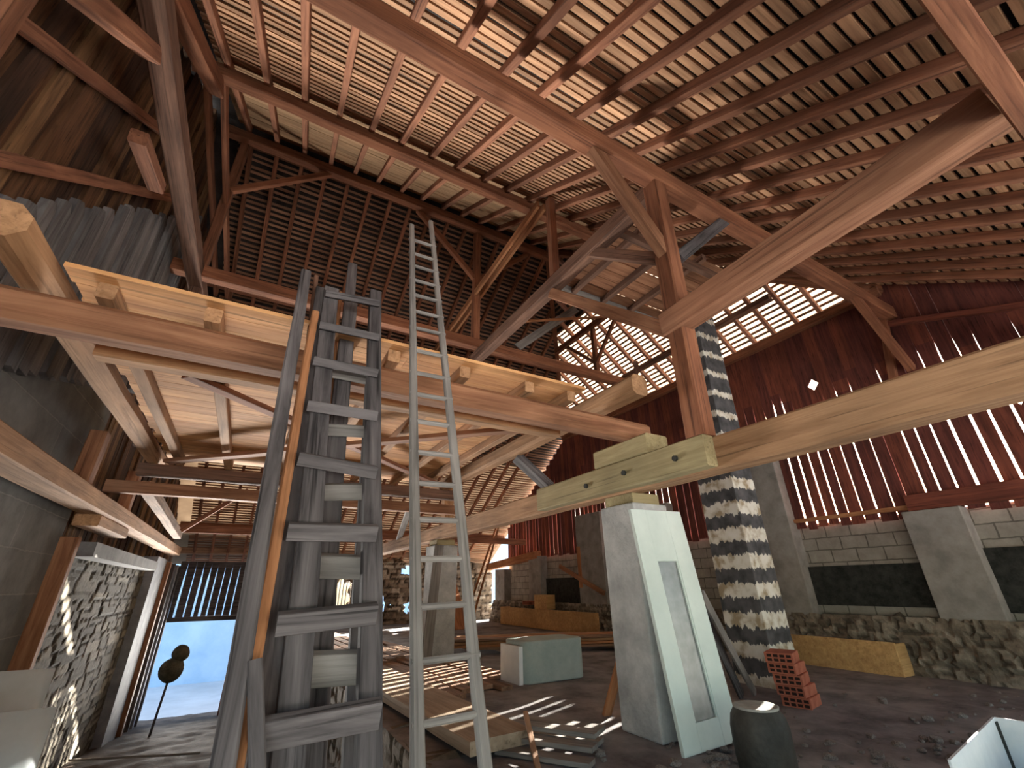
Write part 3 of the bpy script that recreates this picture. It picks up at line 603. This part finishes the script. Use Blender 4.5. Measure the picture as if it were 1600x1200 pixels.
# ------------------------------------------------------------------ main beams, posts, loft
beam('tie_beam', (3.62, -.6, 1.07), (3.62, 15.8, 1.06), .24, .30, 'bigbeam', 'long pale tie beam resting on the concrete post and running the whole barn', 'beam')
beam('splice_timber', (3.43, 2.42, 1.075), (3.43, 5.2, 1.075), .14, .29, 'greenwood', 'greenish splice timber bolted on the long tie beam', 'beam')
bo = bpy.data.objects['splice_timber']
for y, z in ((2.75, 1.07), (3.45, 1.08), (4.1, 1.06)):
    bm = bmesh.new(); bmesh.ops.create_cone(bm, cap_ends=True, segments=12, radius1=.028, radius2=.028, depth=.03); me = bpy.data.meshes.new('bolt'); bm.to_mesh(me); bm.free()
    me.materials.append(M['black']); o = bpy.data.objects.new('bolt', me); COL.objects.link(o); o.parent = bo
    o.matrix_basis = base_of(bo).inverted() @ Matrix.Translation((3.35, y, z)) @ Matrix.Rotation(math.pi/2, 4, 'Y')
beam('bearing_block', (3.54, 3.1, 1.335), (3.54, 3.95, 1.335), .32, .21, 'greenwood', 'greenish bearing block between long tie beam and loft front beam', 'block')
def post_conc(name, x0, y0, x1, y1, z0, z1, label, capz):
    e = empty(name, ((x0+x1)/2, (y0+y1)/2, z0), label, 'post')
    boxobj('shaft', x0, y0, z0, x1, y1, z1, 'concrete', parent=e, bev=.02)
    boxobj('cap_block', x0+.06, y0+.05, z1, x1-.05, y1-.03, capz, 'greenwood', parent=e, bev=.012)
post_conc('concrete_post', 3.5, 3.53, 4.02, 4.06, -1.3, .80, 'rough grey concrete post behind the leaning pale door', .92)
post_conc('concrete_post', 3.42, 9.35, 3.95, 9.9, -1.3, .80, 'dark far post with loose boards under the long tie beam', .92)
beam('leaning_board', (3.36, 9.32, -1.3), (3.52, 9.36, .8), .2, .03, 'pale', 'pale board leaning on the dark far post', 'board', upv=(0, 1, 0))
ch = boxobj('chimney', 6.4, 4.24, -1.3, 6.95, 4.88, 6.95, 'stripe', 'chimney column painted in ragged black and white stripes', 'chimney', bev=.012)
# loft
loft = empty('loft_platform', (.7, 5.5, 1.8), 'bright board loft with joists hanging between two long beams', 'platform')
b = MB(); y = 3.15; rr = random.Random(3)
while y < 8.05:
    w = rr.uniform(.17, .24); x0 = -1.32+rr.uniform(-.02, .02); x1 = 2.68+rr.uniform(-.05, .05); xm = rr.choice([rr.uniform(0, 1.6), None])
    if xm: b.box(x0, y, 1.80, xm-.004, y+w-.006, 1.83); b.box(xm, y, 1.802, x1, y+w-.006, 1.832)
    else: b.box(x0, y, 1.80, x1, y+w-.006, 1.83)
    y += w
vary(b.build('deck_boards', 'deck', loft, (.7, 5.5, 1.8)), ['deck', 'deck2', 'deck'])
for x in (-1.12, -.54, .2, .74, 1.38, 2.06, 2.56):
    beam('joist', (x, 3.25, 1.745), (x+random.uniform(-.03, .03), 8.0, 1.745), .1, .11, 'tan', parent=loft)
beam('bracing', (-.75, 4.25, 1.66), (2.68, 7.4, 1.66), .12, .05, 'roof', parent=loft)
beam('bracing', (-1.22, 7.5, 1.62), (2.5, 4.0, 1.62), .13, .05, 'frontbeam', parent=loft)
beam('loft_beam', (-2.6, 3.38, 1.57), (3.66, 3.38, 1.53), .22, .21, 'frontbeam', 'round-edged front beam carrying the loft boards', 'beam', cham=.2)
beam('loft_beam', (-1.2, 3.76, 1.555), (2.72, 3.76, 1.555), .14, .15, 'tan', 'thinner second beam just behind the loft front beam', 'beam')
beam('loft_beam', (-1.62, 8.08, 1.6), (3.4, 8.08, 1.6), .18, .17, 'tie', 'upper beam under the back edge of the loft', 'beam')
beam('loft_beam', (-1.95, 8.25, 1.36), (3.6, 8.25, 1.36), .16, .17, 'frontbeam', 'lower back beam below the rear edge of the loft', 'beam')
beam('log_beam', (-1.48, 2.8, 1.80), (-1.48, 8.6, 1.80), .22, .22, 'tan', 'round-ended log beam along the left side of the loft', 'beam', cham=.3)
beam('log_beam', (3.06, 2.78, 1.79), (3.06, 8.6, 1.79), .2, .22, 'tan', 'log beam along the right side of the loft', 'beam', cham=.2)
beam('brace', (3.1, 5.3, 1.68), (3.55, 5.15, 1.25), .1, .2, 'grey', 'grey board propped between right log beam and long tie beam', 'brace', upv=(0, 1, 0))
beam('prop', (2.9, 9.6, 1.6), (3.55, 12.6, 1.2), .14, .06, 'pale', 'pale board sloping down behind the ladders to the long tie beam', 'board')
beam('post', (3.55, 9.0, 1.22), (3.5, 9.0, 1.95), .2, .2, 'tan', 'stub post on the long tie beam behind the tall ladder', 'post', upv=(1, 0, 0))
lb_ = beam('wall_beam', (-1.82, .5, 1.0), (-1.82, 16.2, 1.0), .28, .21, 'tan', 'tan beam along the left wall below the loft', 'beam')
beam('corbel', (-1.85, 7.6, .82), (-1.85, 9.3, .82), .26, .14, 'tan', 'short corbel timber under the left wall beam', 'block')
for y, lb in ((6.6, 'nearest'), (8.8, 'farther')):
    beam('post', (-1.78, y, 1.1), (-1.78, y, 1.69), .2, .16, 'frontbeam', 'short post between left wall beam and log beam, the %s' % lb, 'post', upv=(1, 0, 0))
beam('wall_beam', (-1.55, 8.6, 1.45), (-1.55, 13.5, 1.2), .16, .18, 'plank', 'whitewashed beam continuing behind the left log beam', 'beam')
beam('brace', (-1.4, 12.5, 1.2), (-.3, 12.5, 2.2), .08, .09, 'roof', 'thin dark brace against the bright laths behind the loft', 'brace')
beam('tie_beam', (-1.9, 15.2, 1.52), (9.2, 15.2, 1.5), .16, .2, 'roof', 'dark cross beam in front of the lit laths behind the ladders', 'beam')

# ------------------------------------------------------------------ ladders and poles
def ladder_pt(p, z, y0, k): return Vector((p.x, y0+k*z, z))
def lerp(a, b, t): return a+(b-a)*t
GZ = -1.6
def ext(a, b, z):          # point on line a-b at height z
    t = (z-a.z)/(b.z-a.z); return a+(b-a)*t
# thin tapering ladder
A0 = onP(653, 1190, 2.5, .344); A1 = onP(643, 352, 2.5, .344); B0 = onP(757, 1190, 2.5, .344); B1 = onP(673, 346, 2.5, .344)
fa, fb = ext(A0, A1, GZ), ext(B0, B1, GZ)
tl = empty('ladder', (fa+fb)/2, 'tall narrow pale ladder with round rungs tapering to its top', 'ladder')
beam('rail', fa, A1, .045, .065, 'pale', parent=tl, upv=(1, 0, 0), taper=.8, cham=.25); beam('rail', fb, B1, .045, .065, 'pale', parent=tl, upv=(1, 0, 0), taper=.8, cham=.25)
zs = [onP(655, y, 2.5, .344).z for y in (1133, 1034, 949, 874, 812, 755, 707, 659, 617, 584, 549, 514, 488, 463, 440, 418, 399, 378)]
zs = [zs[0]-.235*i for i in (4, 3, 2, 1)]+zs
for z in zs:
    if z < GZ+.1: continue
    a, c = ext(fa, A1, z), ext(fb, B1, z); beam('rung', a-Vector((.03, 0, 0)), c+Vector((.03, 0, .008)), .032, .032, 'pale', parent=tl, cham=.3, wob=.001)
# broad ladder with nailed rungs
def rail(pt, pb, w, d, mat, parent, off=0.0, name='rail', label=None, cat=None):
    a = onP(*pb, 2.32+off, .438); b = onP(*pt, 2.32+off, .438); a = ext(a, b, GZ)
    return beam(name, a, b, d, w, mat, label, cat, parent=parent, upv=(1, 0, 0), cham=.05), a, b
L0 = onP(450, 1190, 2.32, .438); R0 = onP(575, 1190, 2.32, .438); R1 = onP(586, 458, 2.32, .438); L1 = onP(517, 453, 2.32, .438)
la, ra = ext(L0, L1, GZ), ext(R0, R1, GZ)
bl = empty('ladder', (la+ra)/2, 'broad weathered grey ladder with overhanging nailed rungs', 'ladder')
beam('rail', la, L1, .06, .11, 'grey', parent=bl, upv=(1, 0, 0), cham=.05); beam('rail', ra, R1, .06, .095, 'grey', parent=bl, upv=(1, 0, 0), cham=.05)
beam('side_board', la+Vector((-.1, .05, 0)), L1+Vector((-.075, .05, .02)), .03, .07, 'grey', parent=bl, upv=(1, 0, 0), cham=.05)
for (xa, ya, xb, yb, hh) in ((403, 1152, 592, 1112, .1), (432, 973, 588, 957, .085), (449, 831, 588, 834, .08), (466, 717, 588, 739, .07), (480, 634, 589, 650, .065), (490, 562, 590, 584, .06), (499, 508, 592, 528, .055), (508, 459, 592, 475, .055)):
    a = onP(xa, ya, 2.25, .438); c = onP(xb, yb, 2.25, .438); beam('rung', a, c, .045, hh, 'grey', parent=bl, upv=(0, -.4, 1), wob=.006)
# second ladder right behind
R20 = onP(548, 1190, 2.5, .438); R21 = onP(583, 520, 2.5, .438); L20 = onP(478, 1190, 2.5, .438); L21 = onP(548, 470, 2.5, .438)
l2, r2_ = ext(L20, L21, GZ), ext(R20, R21, GZ)
sl2 = empty('ladder', (l2+r2_)/2, 'second grey ladder hidden just behind the broad one', 'ladder')
beam('rail', l2, L21, .05, .11, 'grey', parent=sl2, upv=(1, 0, 0)); beam('rail', r2_, R21, .05, .07, 'grey', parent=sl2, upv=(1, 0, 0))
for (xa, ya, xb, yb, hh) in ((458, 1048, 560, 1040, .13), (490, 882, 572, 886, .11), (500, 768, 572, 768, .09), (508, 670, 572, 674, .075), (518, 583, 572, 592, .07)):
    a = onP(xa, ya, 2.43, .438); c = onP(xb, yb, 2.43, .438); beam('rung', a, c, .05, hh, 'pale', parent=sl2, upv=(0, -.4, 1), wob=.005)
def pole(pt, pb, w, d, mat, name, label, off=0.0, cat='pole', toz=GZ):
    a = onP(*pb, 2.32+off, .438); b = onP(*pt, 2.32+off, .438)
    if toz is not None: a = ext(a, b, toz)
    return beam(name, a, b, d, w, mat, label, cat, upv=(1, 0, 0), cham=.2)
pole((478, 425), (348, 1190), .075, .05, 'grey', 'pole', 'thick grey pole leaning left of the broad ladder', -.1)
pole((492, 490), (400, 1020), .05, .06, 'orange', 'pole', 'orange plank leaning on edge beside the broad ladder', -.02)
pole((494, 432), (425, 1020), .035, .04, 'tie', 'pole', 'thin brown pole leaning between grey pole and broad ladder', .08)
pole((551, 412), (492, 1180), .095, .025, 'grey', 'leaning_board', 'long grey board leaning behind the ladders and rising above them', .36, 'board')
pole((398, 1032), (402, 1190), .05, .03, 'grey', 'leaning_board', 'short grey board standing at the foot of the grey pole', -.12, 'board')
pole((533, 458), (470, 1100), .03, .03, 'orange', 'pole', 'thin orange strip between the rails of the grey ladders', .24)

# ------------------------------------------------------------------ things on the right floor
FZ = -1.3
# pale door
BL = Vector((3.42, 3.24, FZ)); TL = Vector((3.33, 3.46, .70)); wdir = Vector((.72, .0, .0))
ux = wdir.normalized(); uz = (TL-BL).normalized(); uy = uz.cross(ux).normalized()
H = (TL-BL).length; W = .74
dm = Matrix(((ux.x, uy.x, uz.x, BL.x), (ux.y, uy.y, uz.y, BL.y), (ux.z, uy.z, uz.z, BL.z), (0, 0, 0, 1)))
de = bpy.data.objects.new('door_leaf', None); COL.objects.link(de); de.matrix_basis = dm
tag(de, 'pale green-grey door with narrow glass strip leaning on the concrete post', 'door')
def dbox(name, x0, y0, z0, x1, y1, z1, mat, bev=.004):
    v, f = box_vf(x0, y0, z0, x1, y1, z1); o = link(name, v, f, M[mat]); o.parent = de
    if bev: bb = o.modifiers.new('bevel', 'BEVEL'); bb.width = bev; bb.segments = 2
    return o
dbox('stile', 0, -.02, 0, .21, .02, H, 'door'); dbox('stile', .51, -.02, 0, W, .02, H, 'door')
dbox('rail', .21, -.0195, 0, .51, .0195, .2, 'door'); dbox('rail', .21, -.0195, 1.5, .51, .0195, H-.001, 'door')
dbox('glass', .2, .006, .19, .52, .014, 1.51, 'glass', 0)
dbox('glazing_bead', .21, -.012, .2, .225, .004, 1.5, 'door', 0); dbox('glazing_bead', .495, -.012, .2, .51, .004, 1.5, 'door', 0)
# boards leaning right of the door
for k, (pt, pb, w, mt, lb) in enumerate([((1098, 930), (1180, 1085), .12, 'pale', 'whitish board leaning beside the pale door, outermost of three'), ((1085, 925), (1160, 1090), .14, 'grey', 'grey board leaning beside the pale door, middle of three'), ((1075, 905), (1140, 1095), .12, 'plank', 'brown board leaning beside the pale door, nearest to it')]):
    a = onZ(*pb, FZ); t = onX(pt[0], pt[1], 4.35+.03*k)
    beam('leaning_board', a, t, w, .025, mt, lb, 'board', upv=(0, -1, .2))
# barrel
bx = Vector((4.2, 2.98, FZ)); bw = MB(); n = 40; prof = [(.245, 0), (.25, .2), (.24, .42), (.21, .52), (.205, .56), (.17, .56), (.165, .54), (.0, .53)]
prof = [(.23, 0), (.245, .1), (.25, .32), (.235, .44), (.20, .53), (.19, .56)]
def lathe(prof, n=40):
    v = []; f = []
    for (r_, z) in prof:
        for i in range(n): a = 2*math.pi*i/n; v.append((r_*math.cos(a), r_*math.sin(a), z))
    for j in range(len(prof)-1):
        for i in range(n): f.append((j*n+i, j*n+(i+1) % n, (j+1)*n+(i+1) % n, (j+1)*n+i))
    return v, f
bp = onZ(1203, 1215, FZ); 
be = empty('barrel', bp, 'dark squat barrel with pale rim right of the leaning door', 'barrel')
v, f = lathe([(.0, 0), (.19, 0), (.205, .12), (.205, .30), (.19, .37), (.165, .41), (.16, .42)]); link('body', v, f, M['barrel'], Matrix.Translation(bp), be, True)
v, f = lathe([(.16, .42), (.163, .435), (.15, .437), (.13, .432), (.0, .43)]); link('lid', v, f, M['rim'], Matrix.Translation(bp), be, True)
# hollow bricks
def hollow_brick(loc, rz, label):
    e = bpy.data.objects.new('hollow_brick', None); COL.objects.link(e); e.matrix_basis = Matrix.Translation(loc) @ Matrix.Rotation(rz, 4, 'Z')
    tag(e, label, 'brick', 'hollow clay bricks in stacks')
    v, f = box_vf(-.18, -.15, 0, .2, .15, .105); o = link('body', v, f, M['clay']); o.parent = e
    bb = o.modifiers.new('bevel', 'BEVEL'); bb.width = .004; bb.segments = 1
    hb = MB()
    for r_ in range(2):
        for c in range(4): hb.box(-.183, -.13+c*.068, .016+r_*.044, -.12, -.082+c*.068, .044+r_*.044)
    o = hb.build('voids', 'hole'); o.parent = e  # dark boxes stand in for the shade inside the holes
    return e
bc = onZ(1262, 1108, FZ)+Vector((.08, .12, 0))
for k in range(5):
    hollow_brick(bc+Vector((.03-.012*k, .02*k, .107*k)), .25+[.0, -.05, .08, .0, .12][k], 'red hollow clay brick by the striped chimney, %s from the floor in its stack' % ORD[k])
for k in range(2): hollow_brick(Vector((9.0, 14.4+.3*k, -.62)), 0.1*k, 'small hollow clay brick on the far wall base, %s one' % ('right', 'left')[k])
# form board by the rubble
fe = empty('form_box', (8.75, 4.6, FZ), 'yellow plywood form box on the floor along the right wall', 'box')
boxobj('long_board', 8.66, 3.75, FZ, 8.7, 5.7, -.86, 'form', parent=fe, bev=.005)
boxobj('end_board', 8.7, 3.75, FZ, 9.0, 3.79, -.88, 'form', parent=fe, bev=.005)
# trough
te = empty('trough', (4.3, 6.5, FZ), 'grey-green rounded tub standing upside on the floor before the plank stack', 'trough')
def rounded(x0, y0, x1, y1, r_, n=8):
    p = []
    for cx, cy, a0 in ((x1-r_, y1-r_, 0), (x0+r_, y1-r_, 90), (x0+r_, y0+r_, 180), (x1-r_, y0+r_, 270)):
        for i in range(n+1): a = math.radians(a0+90*i/n); p.append((cx+r_*math.cos(a), cy+r_*math.sin(a)))
    return p
rp_ = rounded(3.78, 6.36, 4.9, 7.0, .14); b = MB(); b.quadprism([(x, y, FZ) for x, y in rp_], (0, 0, .54)); o = b.build('shell', 'trough', te, (4.3, 6.6, FZ)); bb = o.modifiers.new('bevel', 'BEVEL'); bb.width = .02; bb.segments = 2; bb.limit_method = 'ANGLE'
boxobj('end_plate', 3.71, 6.38, FZ, 3.775, 6.95, -.82, 'whitebox', parent=te, bev=.004)
# stack of planks behind trough
rr = random.Random(21); kk = 0
for lay in range(4):
    for j in range(3):
        z = FZ+.1+lay*.055; y0 = 7.9+j*.26+rr.uniform(-.03, .03)
        a = (4.3+rr.uniform(-.3, .25), y0+1.9, z); c = (8.3+rr.uniform(-.3, .3), y0+rr.uniform(-.05, .05), z+.02)
        beam('stacked_plank', a, c, .23, .045, ['plank', 'orange', 'tan'][(lay+j) % 3], 'long plank in the stack behind the grey-green tub, %s from below, %s row' % (ORD[lay], ('front', 'middle', 'back')[j]), 'plank', 'planks stacked behind the tub'); kk += 1
for x in (5.0, 7.4):
    beam('bearer', (x, 7.6, FZ+.035), (x+.2, 10.1, FZ+.035), .09, .07, 'plank', 'bearer under the plank stack, %s' % ('left end' if x < 6 else 'right end'), 'beam')
fe2 = empty('form_box', (8.6, 12.8, FZ), 'long yellow form box along the far block wall', 'box')
boxobj('long_board', 8.6, 10.5, -1.28, 8.64, 16.1, -.72, 'form', parent=fe2, bev=.005)
boxobj('end_board', 8.64, 16.06, -1.28, 9.0, 16.1, -.72, 'form', parent=fe2)
boxobj('crate', 8.62, 13.0, -.72, 8.95, 13.75, -.3, 'form', 'small yellow wooden crate on the far form box', 'crate', bev=.01)
# leaning plank at concrete post
a = onZ(948, 1118, FZ); c = onX(957, 960, 3.95); beam('leaning_board', a, Vector((3.9, 4.12, -.25)), .1, .04, 'orange', 'brown board leaning on the left side of the concrete post', 'board', upv=(0, -1, .2))
# boards against the far corner
for k, (x, lb) in enumerate(((6.3, 'left'), (6.55, 'middle'), (6.8, 'right'))):
    beam('leaning_board', (x, 15.0+.1*k, FZ), (x+.25, 17.6, .75), .24, .04, 'orange', 'tall orange board leaning near the far corner, %s of three' % lb, 'board', upv=(0, -1, .3))
for k, (pa, pb_) in enumerate([((722, 985), (775, 825)), ((735, 975), (780, 820))]):
    a = onZ(pa[0], pa[1], FZ); a = a*(15.5/a.y); a.z = FZ; c = onX(pb_[0], pb_[1], 8.3)
    beam('rod', a, c, .06, .06, 'orange', 'thin orange rod leaning to the far wall corner, %s one' % ('left', 'right')[k], 'pole')
# big squared board on the ledge
a = onZ(577, 1085, -1.2); c = onZ(775, 1168, -1.2)
bd = Vector((1.98, 9.3, -1.22)); bq = Vector((2.2, 4.0, -1.22))
beam('squared_timber', (1.95, 8.6, -1.2), (2.18, 4.05, -1.2), .62, .1, 'slab', 'broad tan slab of timber lying along the stone ledge', 'timber', cham=.04)
rr = random.Random(5)
for k in range(7):
    x = 2.75+.2*k; ya = rr.uniform(5.6, 6.4); beam('floor_plank', (x-.1+rr.uniform(-.05, .05), ya+.5*k*.3, FZ+.035), (x-.5+rr.uniform(-.1, .1), 12.3+rr.uniform(-.8, .8), FZ+.04), .18, .05, 'plank', 'long plank on the floor right of the broad slab, %s from the slab' % ORD[k], 'plank', 'planks lying on the floor by the ledge')
for k in range(4):
    x = 2.0+.22*k; beam('floor_plank', (x+.25, 8.9+.2*k, FZ+.06), (x-.05, 15.2+rr.uniform(-.5, .5), FZ+.06), .2, .08, 'plank', 'thick plank on the floor behind the broad slab, %s from the ledge edge' % ORD[k], 'plank', 'thick planks behind the slab')
for k in range(5):
    a = Vector((2.1+.13*k, 3.6+.12*k, FZ+.03+.05*(k % 3))); 
    beam('short_plank', a+Vector((.1, .55, 0)), a+Vector((.55, -.15, 0)), .15, .035, 'pale', 'short whitish plank heaped at the broad slab end, %s from left' % ORD[k], 'plank', 'short planks heaped by the slab')
beam('stick', onZ(842, 1205, FZ+.02), onZ(806, 1118, FZ+.12)+Vector((-.1, -.35, .1)), .045, .03, 'plank', 'thin stick propped on the short whitish planks', 'stick')
# white open box at bottom right
Tp = onZ(1550, 1120, -.88); Lp = onZ(1480, 1187, -.88); Rp = Tp+Vector((.25, -.85, 0)); d1 = (Lp-Tp); d2 = Vector((-d1.y, d1.x, 0)).normalized()*.75
if d2.y > 0: d2 = -d2
Rp = Tp+d2; Qp = Lp+d2
bxo = empty('carton', (Tp+Qp)/2*1.0-Vector((0, 0, .42)), 'open white carton with red print at the bottom right', 'box')
def panel(name, p, q, z0, z1, th, mat, parent):
    d = (q-p).normalized(); nn = Vector((-d.y, d.x, 0))*th; b = MB()
    b.quadprism([(p.x, p.y, z0), (q.x, q.y, z0), (q.x, q.y, z1), (p.x, p.y, z1)], nn); return b.build(name, mat, parent, ((p+q)/2))
for nm, p, q, zt in (('side', Tp, Lp, -.88), ('side', Tp+d2*.01, Rp, -.88), ('side', Lp, Qp, -1.0), ('side', Rp, Qp, -1.0)): panel(nm, p, q, FZ, zt, .012, 'whitebox', bxo)
panel('print', Lp+Vector((-.004, -.01, 0)), Lp+(Qp-Lp)*.3+Vector((-.004, -.01, 0)), -1.2, -1.02, -.003, 'redprint', bxo)
panel('seam', Tp+(Lp-Tp)*.04-d2*0+d2*.02, Tp+(Lp-Tp)*.01+d2*.03, FZ+.02, -.9, .004, 'black', bxo)
# metal sheets at the left
def bent_sheet(x0, x1, y, z0, z1, label, bow):
    v = []; f = []; n = 16
    for j in (0, 1):
        for i in range(n+1):
            t = i/n; v.append((x0+(x1-x0)*t, y+bow*math.sin(t*math.pi), z0 if j == 0 else z1+.02*math.sin(t*math.pi)))
    for i in range(n): f.append((i, i+1, n+2+i, n+1+i))
    c = Vector(((x0+x1)/2, y, z0)); o = link('metal_sheet', [Vector(q)-c for q in v], f, M['tin'], Matrix.Translation(c), None, True)
    s = o.modifiers.new('solid', 'SOLIDIFY'); s.thickness = .012
    return tag(o, label, 'sheet')
bent_sheet(-1.95, -1.075, 5.0, ramp_z(5.0), -.515, 'rear curved metal sheet standing against the left wall', -.12)
bent_sheet(-1.85, -.90, 4.55, ramp_z(4.55), -.69, 'front curved metal sheet standing at the left frame edge', -.14)
beam('stick', (-1.96, 11.9, -2.60), (-.05, 10.35, -2.42), .03, .03, 'pale', 'thin whitish stick lying on the earth floor', 'stick')
# bundle on a stake
ske = empty('bundle', (-1.05, 15.0, ramp_z(15)), 'dark rounded bundle on a thin stake in front of the bright doorway', 'bundle')
for r_, (x, z) in ((.26, (-1.06, -1.76)), (.19, (-.96, -1.42))):
    bm = bmesh.new(); bmesh.ops.create_icosphere(bm, subdivisions=3, radius=r_)
    for q in bm.verts: q.co *= 1+.12*noise.noise(q.co*6)
    me = bpy.data.meshes.new('lump'); bm.to_mesh(me); bm.free(); me.materials.append(M['sack'])
    for p in me.polygons: p.use_smooth = True
    o = bpy.data.objects.new('lump', me); COL.objects.link(o); o.parent = ske; o.location = (x+1.05, 0, z-ramp_z(15))
beam('stake', (-1.15, 15.0, ramp_z(15)), (-1.05, 15.0, -1.6), .05, .05, 'grey', parent=ske)
# rubble chunks
rr = random.Random(77); chunks = []
for i in range(4):
    bm = bmesh.new(); bmesh.ops.create_icosphere(bm, subdivisions=2, radius=1)
    for q in bm.verts: q.co *= 1+.45*noise.noise(q.co*1.7+Vector((i*9, 0, 0))); q.co.z *= .6
    me = bpy.data.meshes.new('rubble_chunk'); bm.to_mesh(me); bm.free(); me.materials.append(M['rubble']); chunks.append(me)
spots = [(rr.gauss(3.55, .35), rr.gauss(2.95, .3)) for _ in range(60)]+[(rr.gauss(5.3, .7), rr.gauss(2.4, .5)) for _ in range(90)]+[(rr.uniform(6.2, 8.5), rr.uniform(1.3, 3.8)) for _ in range(40)]
for (x, y) in spots:
    if x < 1.8 or (Vector((x, y, 0))-Vector((bp.x, bp.y, 0))).length < .3: continue
    o = bpy.data.objects.new('rubble_chunk', rr.choice(chunks)); COL.objects.link(o); s = rr.choice([.012, .018, .025, .025, .035, .05])
    o.scale = (s, s, s); o.rotation_euler = (0, 0, rr.uniform(0, 6)); o.location = (x, y, FZ+s*.3)
    tag(o, 'grey rubble chunk scattered on the floor around the door and barrel', 'rubble', 'rubble on the right floor')
# ------------------------------------------------------------------ outside
b = MB(); b.box(-60, -60, -3.9, 80, 80, -3.75); tag(b.build('ground', 'ground'), kind='structure')
boxobj('yard_building', 9.8, 24.0, -3.75, 14, 42, 7.5, 'yardwall', 'tall house block added to shade the yard beyond the far wall corner', 'building')  # added block that keeps the yard in shade
boxobj('yard_building', -9, 27, -3.75, 1.2, 31, 2.2, 'yardwall', 'pale building with blue shade put into its colour, seen through the doorway', 'building')
rr = random.Random(31)
for k in range(7):
    bm = bmesh.new(); bmesh.ops.create_icosphere(bm, subdivisions=4, radius=1)
    for q in bm.verts: q.co *= 1+.35*noise.noise(q.co*2.3+Vector((k*5, 0, 0)))+.12*noise.noise(q.co*8)
    me = bpy.data.meshes.new('bush'); bm.to_mesh(me); bm.free(); me.materials.append(M['leaf'])
    o = bpy.data.objects.new('bush', me); COL.objects.link(o); o.scale = (1.5, 1.5, 1.5)
    o.location = (17+rr.uniform(-1, 1), 11+k*4.6, -2.4)
    tag(o, 'green bush outside behind the board wall gaps', 'bush', 'bushes outside the right wall')
